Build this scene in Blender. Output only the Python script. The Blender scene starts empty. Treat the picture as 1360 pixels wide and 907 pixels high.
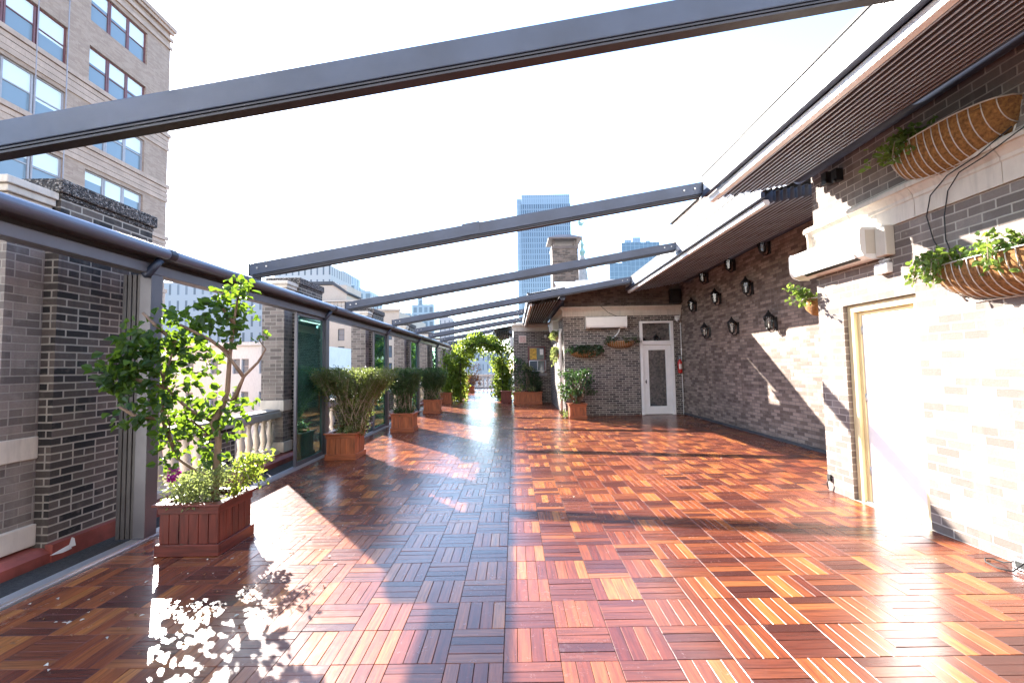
import bpy, math, random
from mathutils import Vector, Matrix
random.seed(7)
R = math.radians
SC = bpy.context.scene
COL = SC.collection

# ------------------------------------------------------------------ node helpers
def new_mat(name):
    m = bpy.data.materials.new(name); m.use_nodes = True
    nt = m.node_tree
    for n in list(nt.nodes): nt.nodes.remove(n)
    out = nt.nodes.new('ShaderNodeOutputMaterial')
    return m, nt, out
def N(nt, typ, **kw):
    n = nt.nodes.new(typ)
    ins = kw.pop('ins', {})
    for k, v in kw.items(): setattr(n, k, v)
    for k, v in ins.items():
        s = n.inputs[k]
        if hasattr(v, 'is_output') or isinstance(v, bpy.types.NodeSocket): nt.links.new(v, s)
        else: s.default_value = v
    return n
def c4(c): return (c[0], c[1], c[2], 1.0)
def ramp(nt, fac, stops):
    n = nt.nodes.new('ShaderNodeValToRGB')
    nt.links.new(fac, n.inputs[0])
    el = n.color_ramp.elements
    while len(el) < len(stops): el.new(0.5)
    for e, (p, c) in zip(el, stops):
        e.position = p; e.color = c4(c) if len(c) == 3 else c
    return n.outputs[0]
def math_(nt, op, a, b=0.0, c=0.0):
    n = nt.nodes.new('ShaderNodeMath'); n.operation = op
    for i, v in enumerate((a, b, c)):
        if isinstance(v, (int, float)): n.inputs[i].default_value = v
        else: nt.links.new(v, n.inputs[i])
    return n.outputs[0]
def mix(nt, fac, a, b, blend='MIX'):
    n = nt.nodes.new('ShaderNodeMix'); n.data_type = 'RGBA'; n.blend_type = blend
    for i, v in ((0, fac), (6, a), (7, b)):
        if isinstance(v, (int, float)): n.inputs[i].default_value = v
        elif isinstance(v, tuple): n.inputs[i].default_value = c4(v)
        else: nt.links.new(v, n.inputs[i])
    return n.outputs[2]
def noise(nt, vec, scale, detail=4.0, rough=0.55):
    n = nt.nodes.new('ShaderNodeTexNoise'); n.inputs['Scale'].default_value = scale
    n.inputs['Detail'].default_value = detail; n.inputs['Roughness'].default_value = rough
    if vec is not None: nt.links.new(vec, n.inputs['Vector'])
    return n.outputs['Fac']
def bump(nt, h, strength=0.3, dist=0.01, normal=None):
    n = nt.nodes.new('ShaderNodeBump'); n.inputs['Strength'].default_value = strength
    n.inputs['Distance'].default_value = dist; nt.links.new(h, n.inputs['Height'])
    if normal is not None: nt.links.new(normal, n.inputs['Normal'])
    return n.outputs[0]
def principled(nt, out, color, rough=0.6, normal=None, metallic=0.0, spec=0.5, **kw):
    p = nt.nodes.new('ShaderNodeBsdfPrincipled')
    for k, v in (('Base Color', color), ('Roughness', rough), ('Metallic', metallic), ('Specular IOR Level', spec)):
        if isinstance(v, tuple): p.inputs[k].default_value = c4(v)
        elif isinstance(v, (int, float)): p.inputs[k].default_value = v
        else: nt.links.new(v, p.inputs[k])
    if normal is not None: nt.links.new(normal, p.inputs['Normal'])
    for k, v in kw.items(): p.inputs[k.replace('_', ' ')].default_value = v
    nt.links.new(p.outputs[0], out.inputs['Surface'])
    return p
def obj_co(nt): return N(nt, 'ShaderNodeTexCoord').outputs['Object']
def mapping(nt, vec, scale=(1, 1, 1), loc=(0, 0, 0)):
    return N(nt, 'ShaderNodeMapping', ins={'Vector': vec, 'Scale': scale, 'Location': loc}).outputs[0]

def plain(name, color, rough=0.5, metallic=0.0, var=0.12, scale=6.0, bumpy=0.05, spec=0.5, stretch=(1, 1, 1)):
    m, nt, out = new_mat(name)
    v = mapping(nt, obj_co(nt), stretch)
    f = noise(nt, v, scale, 5)
    f2 = noise(nt, v, scale * 9, 3)
    d = tuple(x * (1 - var) for x in color); l = tuple(min(1, x * (1 + var)) for x in color)
    col = ramp(nt, f, [(0.3, d), (0.7, l)])
    r = math_(nt, 'MULTIPLY_ADD', f2, 0.2, rough - 0.1)
    principled(nt, out, col, r, bump(nt, f2, bumpy * 4, 0.003) if bumpy else None, metallic, spec)
    return m

def brick_mat(name, c1, c2, mortar, bw=0.213, bh=0.0677, ms=0.010, header=0, grime=0.5, rough=0.8, var=0.5, light_patch=None, soot=(0.03, 0.027, 0.025)):
    m, nt, out = new_mat(name)
    uv = N(nt, 'ShaderNodeUVMap').outputs[0]
    wob = N(nt, 'ShaderNodeTexNoise', ins={'Vector': uv, 'Scale': 9.0, 'Detail': 2.0})
    off = N(nt, 'ShaderNodeVectorMath', operation='MULTIPLY_ADD', ins={0: wob.outputs['Color'], 1: (0.006, 0.006, 0), 2: uv}).outputs[0]
    def brick(w, offs=0.5):
        n = N(nt, 'ShaderNodeTexBrick', offset=offs, ins={'Vector': off, 'Color1': (0, 0, 0, 1), 'Color2': (1, 1, 1, 1), 'Mortar': (0, 0, 0, 1),
            'Scale': 1.0, 'Mortar Size': ms * 0.62, 'Mortar Smooth': 0.25, 'Bias': 0.0, 'Brick Width': w, 'Row Height': bh})
        return n.outputs['Color'], n.outputs['Fac']
    rnd, fac = brick(bw)
    if header:
        r2, f2 = brick(bw / 2, 0.0)
        sep = N(nt, 'ShaderNodeSeparateXYZ', ins={0: off})
        row = math_(nt, 'FLOOR', math_(nt, 'DIVIDE', sep.outputs[1], bh))
        md = math_(nt, 'FLOORED_MODULO', row, float(header))
        msk = math_(nt, 'LESS_THAN', md, 0.5)
        rnd = mix(nt, msk, rnd, r2)
        fx = N(nt, 'ShaderNodeMix', data_type='FLOAT', ins={0: msk, 2: fac, 3: f2})
        fac = fx.outputs[0]
    fine = noise(nt, uv, 60, 5, 0.65)
    big = noise(nt, uv, 1.1, 5, 0.6)
    mid = noise(nt, uv, 7.0, 4, 0.6)
    rnd = ramp(nt, rnd, [(0.18, (0, 0, 0)), (0.82, (1, 1, 1))])
    col = mix(nt, rnd, c1, c2)
    col = mix(nt, math_(nt, 'MULTIPLY', fine, 0.55), col, tuple(x * 0.35 for x in c1))
    if light_patch:
        lp = ramp(nt, mid, [(0.55, (0, 0, 0)), (0.72, (1, 1, 1))])
        col = mix(nt, math_(nt, 'MULTIPLY', lp, 0.5), col, light_patch)
    mcol = mix(nt, fine, tuple(x * 0.75 for x in mortar), mortar)
    col = mix(nt, fac, col, mcol)
    g = ramp(nt, big, [(0.42, (0, 0, 0)), (0.75, (1, 1, 1))])
    col = mix(nt, math_(nt, 'MULTIPLY', g, grime), col, soot)
    sk = noise(nt, mapping(nt, uv, (5.0, 0.45, 1)), 1.0, 5, 0.6)
    col = mix(nt, math_(nt, 'MULTIPLY', ramp(nt, sk, [(0.55, (0, 0, 0)), (0.8, (1, 1, 1))]), 0.45), col, tuple(0.5 * (a + b) for a, b in zip(mortar, c2)))
    sk2 = noise(nt, mapping(nt, uv, (7.0, 0.6, 1), (3, 7, 0)), 1.0, 5, 0.6)
    col = mix(nt, math_(nt, 'MULTIPLY', ramp(nt, sk2, [(0.56, (0, 0, 0)), (0.8, (1, 1, 1))]), 0.5), col, tuple(0.6 * x for x in c1))
    h = math_(nt, 'ADD', math_(nt, 'MULTIPLY', math_(nt, 'SUBTRACT', 1.0, fac), 1.0), math_(nt, 'MULTIPLY', fine, 0.35))
    h = math_(nt, 'ADD', h, math_(nt, 'MULTIPLY', rnd, 0.25))
    principled(nt, out, col, rough, bump(nt, h, 0.8, 0.008), spec=0.35)
    return m

def stone_mat(name, color, var=0.25, scale=5.0):
    m, nt, out = new_mat(name)
    co = obj_co(nt)
    f = noise(nt, co, scale, 6, 0.65); f2 = noise(nt, co, scale * 14, 4)
    st = noise(nt, mapping(nt, co, (6, 6, 0.8)), 3.0, 4)
    col = ramp(nt, f, [(0.25, tuple(x * (1 - var) for x in color)), (0.7, color)])
    col = mix(nt, math_(nt, 'MULTIPLY', ramp(nt, st, [(0.5, (0, 0, 0)), (0.75, (1, 1, 1))]), 0.4), col, tuple(x * 0.45 for x in color))
    principled(nt, out, col, 0.75, bump(nt, f2, 0.35, 0.006), spec=0.3)
    return m

def aggregate_mat(name):
    m, nt, out = new_mat(name)
    co = obj_co(nt)
    v = N(nt, 'ShaderNodeTexVoronoi', ins={'Vector': co, 'Scale': 75.0, 'Randomness': 1.0})
    sep = N(nt, 'ShaderNodeSeparateColor', ins={0: v.outputs['Color']})
    col = ramp(nt, sep.outputs[0], [(0.0, (0.03, 0.028, 0.028)), (0.55, (0.09, 0.08, 0.075)), (0.78, (0.16, 0.14, 0.125)), (1.0, (0.36, 0.32, 0.29))])
    h = math_(nt, 'SUBTRACT', 1.0, v.outputs['Distance'])
    principled(nt, out, col, 0.8, bump(nt, h, 1.0, 0.02), spec=0.3)
    return m

def deck_mat(name, along_y, stops):
    m, nt, out = new_mat(name)
    geo = N(nt, 'ShaderNodeNewGeometry')
    rnd = geo.outputs['Random Per Island']
    co = obj_co(nt)
    st = (38, 2.2, 1) if along_y else (2.2, 38, 1)
    # every board gets its own stretch of grain
    offv = N(nt, 'ShaderNodeCombineXYZ', ins={0: math_(nt, 'MULTIPLY', rnd, 91.0), 1: math_(nt, 'MULTIPLY', rnd, 57.0), 2: math_(nt, 'MULTIPLY', rnd, 33.0)}).outputs[0]
    gv = N(nt, 'ShaderNodeVectorMath', operation='ADD', ins={0: mapping(nt, co, st), 1: offv}).outputs[0]
    grain = noise(nt, gv, 1.6, 6, 0.62)
    fineg = noise(nt, gv, 6.0, 4, 0.6)
    big = noise(nt, co, 0.55, 5, 0.6)
    scuff = noise(nt, co, 14.0, 6, 0.7)
    base = ramp(nt, rnd, stops)
    col = mix(nt, ramp(nt, grain, [(0.36, (1, 1, 1)), (0.62, (0, 0, 0))]), base, mix(nt, 0.55, base, (0.035, 0.012, 0.010)))
    col = mix(nt, math_(nt, 'MULTIPLY', fineg, 0.28), col, (0.03, 0.012, 0.01))
    # worn, dusty patches
    w = math_(nt, 'MULTIPLY', ramp(nt, scuff, [(0.56, (0, 0, 0)), (0.72, (1, 1, 1))]), ramp(nt, big, [(0.42, (0, 0, 0)), (0.62, (1, 1, 1))]))
    col = mix(nt, math_(nt, 'MULTIPLY', w, 0.30), col, (0.22, 0.16, 0.15))
    r = math_(nt, 'ADD', math_(nt, 'MULTIPLY', scuff, 0.16), math_(nt, 'MULTIPLY', big, 0.16))
    r = math_(nt, 'ADD', r, 0.09)
    col = N(nt, 'ShaderNodeHueSaturation', ins={'Color': col, 'Saturation': 0.98, 'Value': 1.08}).outputs[0]
    h = math_(nt, 'ADD', math_(nt, 'MULTIPLY', grain, 0.6), math_(nt, 'MULTIPLY', scuff, 0.5))
    principled(nt, out, col, r, bump(nt, h, 0.28, 0.003), spec=DECK_SPEC, Coat_Weight=0.0, Coat_Roughness=0.25)
    return m

def leaf_mat(name, dark, light, trans, tw=0.42, spec=0.35):
    m, nt, out = new_mat(name)
    geo = N(nt, 'ShaderNodeNewGeometry')
    rnd = geo.outputs['Random Per Island']
    col = ramp(nt, rnd, [(0.0, dark), (0.6, tuple((a + b) / 2 for a, b in zip(dark, light))), (1.0, light)])
    p = nt.nodes.new('ShaderNodeBsdfPrincipled')
    nt.links.new(col, p.inputs['Base Color']); p.inputs['Roughness'].default_value = 0.42
    p.inputs['Specular IOR Level'].default_value = spec
    t = nt.nodes.new('ShaderNodeBsdfTranslucent')
    tc = mix(nt, math_(nt, 'MULTIPLY', rnd, 0.5), trans, tuple(x * 0.6 for x in trans))
    nt.links.new(tc, t.inputs[0])
    mx = nt.nodes.new('ShaderNodeMixShader'); mx.inputs[0].default_value = tw
    nt.links.new(p.outputs[0], mx.inputs[1]); nt.links.new(t.outputs[0], mx.inputs[2])
    nt.links.new(mx.outputs[0], out.inputs['Surface'])
    return m

def glass_mat(name, tint, refl=0.10, rough=0.02, gcol=(0.95, 0.98, 0.97), wav=0.02, dust=0.04):
    m, nt, out = new_mat(name)
    fr = N(nt, 'ShaderNodeFresnel', ins={'IOR': 1.5}).outputs[0]
    f = math_(nt, 'MINIMUM', math_(nt, 'ADD', math_(nt, 'MULTIPLY', fr, 1.1), refl), 1.0)
    tr = nt.nodes.new('ShaderNodeBsdfTransparent'); tr.inputs[0].default_value = c4(tint)
    gl = nt.nodes.new('ShaderNodeBsdfGlossy'); gl.inputs[0].default_value = c4(gcol); gl.inputs['Roughness'].default_value = rough
    co = obj_co(nt)
    nrm = bump(nt, noise(nt, co, 1.3, 2), wav, 0.006); nt.links.new(nrm, gl.inputs['Normal'])
    mx = nt.nodes.new('ShaderNodeMixShader'); nt.links.new(f, mx.inputs[0])
    nt.links.new(tr.outputs[0], mx.inputs[1]); nt.links.new(gl.outputs[0], mx.inputs[2])
    df = nt.nodes.new('ShaderNodeBsdfDiffuse'); df.inputs[0].default_value = c4(tuple(0.55 * x for x in gcol))
    m2 = nt.nodes.new('ShaderNodeMixShader')
    nt.links.new(math_(nt, 'MULTIPLY', noise(nt, co, 2.5, 5), dust), m2.inputs[0]); nt.links.new(mx.outputs[0], m2.inputs[1]); nt.links.new(df.outputs[0], m2.inputs[2])
    nt.links.new(m2.outputs[0], out.inputs['Surface'])
    return m

def pane_mat(name, color, rough=0.06, blind=None):
    """opaque window glass of a building: dark room behind, optional pale blind in the upper sash"""
    m, nt, out = new_mat(name)
    co = obj_co(nt)
    col = color
    if blind:
        z = N(nt, 'ShaderNodeSeparateXYZ', ins={0: co}).outputs[2]
        rnd = N(nt, 'ShaderNodeObjectInfo').outputs['Random']
        b = math_(nt, 'GREATER_THAN', z, math_(nt, 'MULTIPLY_ADD', rnd, 0.9, blind[1] - 0.45))
        col = mix(nt, b, color, blind[0])
    nrm = bump(nt, noise(nt, co, 0.9, 2), 0.08, 0.05)
    principled(nt, out, col, rough, nrm, spec=0.9)
    return m

def curtain_mat(name, glass, frame, w, h, fw=0.12, rough=0.15, dark=0.5):
    m, nt, out = new_mat(name)
    uv = N(nt, 'ShaderNodeUVMap').outputs[0]
    b = N(nt, 'ShaderNodeTexBrick', offset=0.0, ins={'Vector': uv, 'Color1': (0, 0, 0, 1), 'Color2': (1, 1, 1, 1), 'Mortar': (0, 0, 0, 1), 'Scale': 1.0,
        'Mortar Size': fw * h, 'Mortar Smooth': 0.0, 'Bias': 0.0, 'Brick Width': w, 'Row Height': h})
    big = noise(nt, uv, 0.03, 4)
    col = mix(nt, b.outputs['Color'], glass, tuple(x * dark for x in glass))
    col = mix(nt, b.outputs['Fac'], col, frame)
    col = mix(nt, math_(nt, 'MULTIPLY', big, 0.3), col, tuple(x * 0.6 for x in glass))
    principled(nt, out, col, rough, None, spec=0.6)
    return m

DECK_SPEC = 0.42
M = {}
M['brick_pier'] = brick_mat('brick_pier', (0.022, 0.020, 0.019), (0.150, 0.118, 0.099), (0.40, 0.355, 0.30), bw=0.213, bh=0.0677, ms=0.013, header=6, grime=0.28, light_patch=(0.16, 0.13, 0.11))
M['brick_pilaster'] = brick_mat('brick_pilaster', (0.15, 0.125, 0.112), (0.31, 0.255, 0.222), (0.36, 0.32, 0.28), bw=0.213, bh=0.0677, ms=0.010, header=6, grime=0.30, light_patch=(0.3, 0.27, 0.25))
M['brick_near'] = brick_mat('brick_near', (0.175, 0.14, 0.122), (0.29, 0.24, 0.21), (0.46, 0.41, 0.355), bw=0.215, bh=0.078, ms=0.011, grime=0.12, light_patch=(0.2, 0.17, 0.16))
M['brick_far'] = brick_mat('brick_far', (0.18, 0.13, 0.104), (0.48, 0.37, 0.30), (0.22, 0.18, 0.155), bw=0.205, bh=0.0677, ms=0.010, grime=0.45, light_patch=(0.42, 0.34, 0.29))
M['brick_house'] = brick_mat('brick_house', (0.056, 0.049, 0.047), (0.23, 0.19, 0.168), (0.48, 0.43, 0.38), bw=0.21, bh=0.0677, ms=0.014, grime=0.22)
M['brick_old'] = brick_mat('brick_old', (0.10, 0.075, 0.06), (0.25, 0.185, 0.15), (0.20, 0.17, 0.15), bw=0.205, bh=0.0677, ms=0.010, grime=0.65, light_patch=(0.25, 0.23, 0.21))
M['brick_tan'] = brick_mat('brick_tan', (0.38, 0.255, 0.195), (0.49, 0.345, 0.265), (0.40, 0.285, 0.225), bw=0.30, bh=0.10, ms=0.012, grime=0.18, soot=(0.20, 0.14, 0.11))
M['tan_stone'] = stone_mat('tan_stone', (0.48, 0.335, 0.262), 0.3, 1.2)
M['limestone'] = stone_mat('limestone', (0.62, 0.55, 0.47), 0.2, 3.0)
M['grey_stone'] = stone_mat('grey_stone', (0.36, 0.33, 0.31), 0.35, 3.0)
M['aggregate'] = aggregate_mat('aggregate')
M['red_coat'] = plain('red_coat', (0.22, 0.052, 0.038), 0.55, var=0.4, scale=4, bumpy=0.15)
M['black_gravel'] = plain('black_gravel', (0.03, 0.028, 0.027), 0.9, var=0.6, scale=40, bumpy=0.4)
M['alu'] = plain('alu', (0.62, 0.63, 0.65), 0.35, metallic=0.7, var=0.06, bumpy=0.02, stretch=(1, 0.1, 1))
M['pergola'] = plain('pergola', (0.038, 0.052, 0.086), 0.45, metallic=0.15, var=0.22, scale=2.5, bumpy=0.02, spec=0.6)
M['gutter_metal'] = plain('gutter_metal', (0.095, 0.11, 0.15), 0.38, metallic=0.0, var=0.1, scale=2.5, bumpy=0.02, spec=0.7)
M['pergola_dark'] = plain('pergola_dark', (0.035, 0.035, 0.042), 0.5, metallic=0.2, var=0.2, scale=3, bumpy=0.02)
M['screen_metal'] = plain('screen_metal', (0.13, 0.13, 0.145), 0.4, metallic=0.4, var=0.1, scale=3, bumpy=0.02)
M['ribbed'] = plain('ribbed', (0.085, 0.08, 0.08), 0.45, metallic=0.3, var=0.15, bumpy=0.02)
M['glass'] = glass_mat('glass', (0.50, 0.86, 0.76), 0.30, 0.02, (0.52, 0.95, 0.84), dust=0.09)
M['door_glass'] = glass_mat('door_glass', (0.16, 0.18, 0.17), 0.40, 0.03, wav=0.0)
M['lamp_glass'] = glass_mat('lamp_glass', (0.75, 0.74, 0.70), 0.08, 0.15)
M['fabric'] = plain('fabric', (0.095, 0.112, 0.14), 0.75, var=0.1, scale=8, bumpy=0.06, spec=0.25)
M['fabric_green'] = plain('fabric_green', (0.10, 0.11, 0.10), 0.75, var=0.25, scale=8, bumpy=0.06, spec=0.25)
M['white_metal'] = plain('white_metal', (0.78, 0.78, 0.78), 0.35, var=0.05, bumpy=0.02)
M['pale_metal'] = plain('pale_metal', (0.55, 0.56, 0.57), 0.45, metallic=0.3, var=0.08, bumpy=0.02)
M['lit_edge_tone'] = plain('lit_edge_tone', (0.42, 0.54, 0.68), 0.5, var=0.08, bumpy=0.0)  # pale tone standing in for light on the fold edges
M['rubber'] = plain('rubber', (0.02, 0.02, 0.02), 0.7, var=0.3)
M['white_plastic'] = plain('white_plastic', (0.78, 0.77, 0.74), 0.32, var=0.03, bumpy=0.0)
M['beige_plastic'] = plain('beige_plastic', (0.58, 0.53, 0.45), 0.4, var=0.05, bumpy=0.0)
M['white_paint'] = plain('white_paint', (0.80, 0.78, 0.76), 0.4, var=0.05, scale=4, bumpy=0.03)
M['cream_paint'] = plain('cream_paint', (0.72, 0.60, 0.34), 0.4, var=0.08, scale=5, bumpy=0.03)
M['black_iron'] = plain('black_iron', (0.018, 0.017, 0.017), 0.45, metallic=0.3, var=0.3, bumpy=0.1)
M['dark_void'] = plain('dark_void', (0.012, 0.014, 0.014), 0.5, var=0.3)
M['cedar'] = plain('cedar', (0.30, 0.085, 0.030), 0.55, var=0.55, scale=7, bumpy=0.1, stretch=(3, 3, 0.35))
M['cedar_h'] = plain('cedar_h', (0.29, 0.081, 0.030), 0.55, var=0.5, scale=7, bumpy=0.1, stretch=(0.5, 0.5, 5))
M['cedar_dark'] = plain('cedar_dark', (0.105, 0.018, 0.010), 0.5, var=0.6, scale=7, bumpy=0.1, stretch=(3, 3, 0.35))
M['cedar_dark_h'] = plain('cedar_dark_h', (0.10, 0.017, 0.010), 0.5, var=0.55, scale=7, bumpy=0.1, stretch=(0.5, 0.5, 5))
M['soil'] = plain('soil', (0.05, 0.032, 0.022), 0.95, var=0.5, scale=40, bumpy=0.5)
M['bark'] = plain('bark', (0.20, 0.135, 0.095), 0.85, var=0.4, scale=18, bumpy=0.4, stretch=(1, 1, 0.3))
M['bark_pale'] = plain('bark_pale', (0.30, 0.24, 0.17), 0.85, var=0.4, scale=18, bumpy=0.3, stretch=(1, 1, 0.3))
M['coir'] = plain('coir', (0.30, 0.145, 0.045), 0.95, var=0.5, scale=45, bumpy=0.6)
M['wire'] = plain('wire', (0.55, 0.50, 0.44), 0.45, metallic=0.3, var=0.15)
M['leaf_tree'] = leaf_mat('leaf_tree', (0.008, 0.032, 0.018), (0.032, 0.072, 0.022), (0.26, 0.42, 0.025), 0.36)
M['leaf_yew'] = leaf_mat('leaf_yew', (0.030, 0.052, 0.016), (0.15, 0.165, 0.055), (0.28, 0.34, 0.07), 0.34)
M['leaf_box'] = leaf_mat('leaf_box', (0.015, 0.042, 0.017), (0.065, 0.105, 0.036), (0.16, 0.27, 0.04), 0.30)
M['leaf_vine'] = leaf_mat('leaf_vine', (0.03, 0.080, 0.018), (0.15, 0.21, 0.035), (0.44, 0.56, 0.06), 0.48)
M['leaf_ivy'] = leaf_mat('leaf_ivy', (0.05, 0.11, 0.025), (0.14, 0.21, 0.05), (0.30, 0.42, 0.06), 0.40)
M['leaf_pale'] = leaf_mat('leaf_pale', (0.10, 0.14, 0.06), (0.30, 0.32, 0.16), (0.38, 0.45, 0.12), 0.40)
M['leaf_dark'] = leaf_mat('leaf_dark', (0.010, 0.032, 0.012), (0.035, 0.075, 0.022), (0.08, 0.18, 0.03), 0.30, 0.6)
M['leaf_red'] = leaf_mat('leaf_red', (0.12, 0.05, 0.025), (0.26, 0.14, 0.06), (0.42, 0.22, 0.08), 0.40)
M['petal'] = leaf_mat('petal', (0.22, 0.01, 0.16), (0.45, 0.03, 0.30), (0.5, 0.05, 0.35), 0.4)
M['petal_white'] = leaf_mat('petal_white', (0.6, 0.58, 0.5), (0.8, 0.78, 0.7), (0.7, 0.7, 0.6), 0.4)
M['red_paint'] = plain('red_paint', (0.45, 0.02, 0.015), 0.3, var=0.1, bumpy=0.0)
M['white_sign'] = plain('white_sign', (0.72, 0.62, 0.56), 0.5, var=0.05)
M['sign_red'] = plain('sign_red', (0.42, 0.09, 0.06), 0.5, var=0.1)
M['yellow_poster'] = plain('yellow_poster', (0.50, 0.30, 0.04), 0.5, var=0.6, scale=9)
M['steel'] = plain('steel', (0.45, 0.46, 0.48), 0.3, metallic=0.9, var=0.1)
M['cap_metal'] = plain('cap_metal', (0.09, 0.07, 0.065), 0.5, metallic=0.3, var=0.3)
M['verdigris'] = plain('verdigris', (0.22, 0.33, 0.29), 0.7, var=0.3, scale=2)
M['roof_dark'] = plain('roof_dark', (0.06, 0.06, 0.065), 0.8, var=0.3)
M['street'] = plain('street', (0.06, 0.06, 0.06), 0.9, var=0.3, scale=0.1)
M['slab'] = plain('slab', (0.10, 0.09, 0.085), 0.9, var=0.3, scale=1)
M['tan_wall'] = stone_mat('tan_wall', (0.50, 0.40, 0.32), 0.15, 0.6)
M['white_wall'] = stone_mat('white_wall', (0.66, 0.63, 0.60), 0.12, 0.5)
M['pane_tall'] = pane_mat('pane_tall', (0.16, 0.20, 0.23), 0.05, ((0.62, 0.66, 0.68), 0.2))
M['pane_far'] = pane_mat('pane_far', (0.10, 0.13, 0.16), 0.08)
M['maroon'] = plain('maroon', (0.14, 0.045, 0.045), 0.5, var=0.2)
M['grey_frame'] = plain('grey_frame', (0.30, 0.27, 0.28), 0.5, var=0.1)
M['tower_glass'] = curtain_mat('tower_glass', (0.065, 0.088, 0.125), (0.22, 0.25, 0.29), 1.5, 3.9, 0.11, dark=0.55)
M['tower_side'] = curtain_mat('tower_side', (0.22, 0.26, 0.31), (0.28, 0.32, 0.37), 1.5, 3.9, 0.10, dark=0.9)
M['tower_glass2'] = curtain_mat('tower_glass2', (0.09, 0.13, 0.17), (0.17, 0.215, 0.255), 3.0, 3.6, 0.05, dark=0.85)
M['far_pale'] = curtain_mat('far_pale', (0.17, 0.185, 0.21), (0.36, 0.36, 0.365), 1.6, 3.2, 0.18, rough=0.5)
M['far_blue'] = curtain_mat('far_blue', (0.14, 0.18, 0.22), (0.28, 0.31, 0.335), 2.4, 3.3, 0.14, rough=0.3)
M['far_pink'] = curtain_mat('far_pink', (0.26, 0.24, 0.26), (0.52, 0.42, 0.38), 2.0, 3.4, 0.22, rough=0.7)
M['far_grid'] = curtain_mat('far_grid', (0.16, 0.17, 0.19), (0.46, 0.42, 0.39), 1.3, 3.0, 0.16, rough=0.6)
M['deck_len'] = deck_mat('deck_len', True, [(0.0, (0.12, 0.024, 0.013)), (0.3, (0.21, 0.048, 0.017)), (0.75, (0.30, 0.078, 0.020)), (1.0, (0.43, 0.145, 0.031))])  # lengthwise boards lighter than crosswise: the grain's light response put into colour
M['deck_cross'] = deck_mat('deck_cross', False, [(0.0, (0.060, 0.017, 0.013)), (0.4, (0.120, 0.030, 0.017)), (0.8, (0.19, 0.050, 0.020)), (1.0, (0.31, 0.100, 0.028))])
M['deck_gap'] = plain('deck_gap', (0.040, 0.028, 0.024), 0.9, var=0.3)

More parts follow.
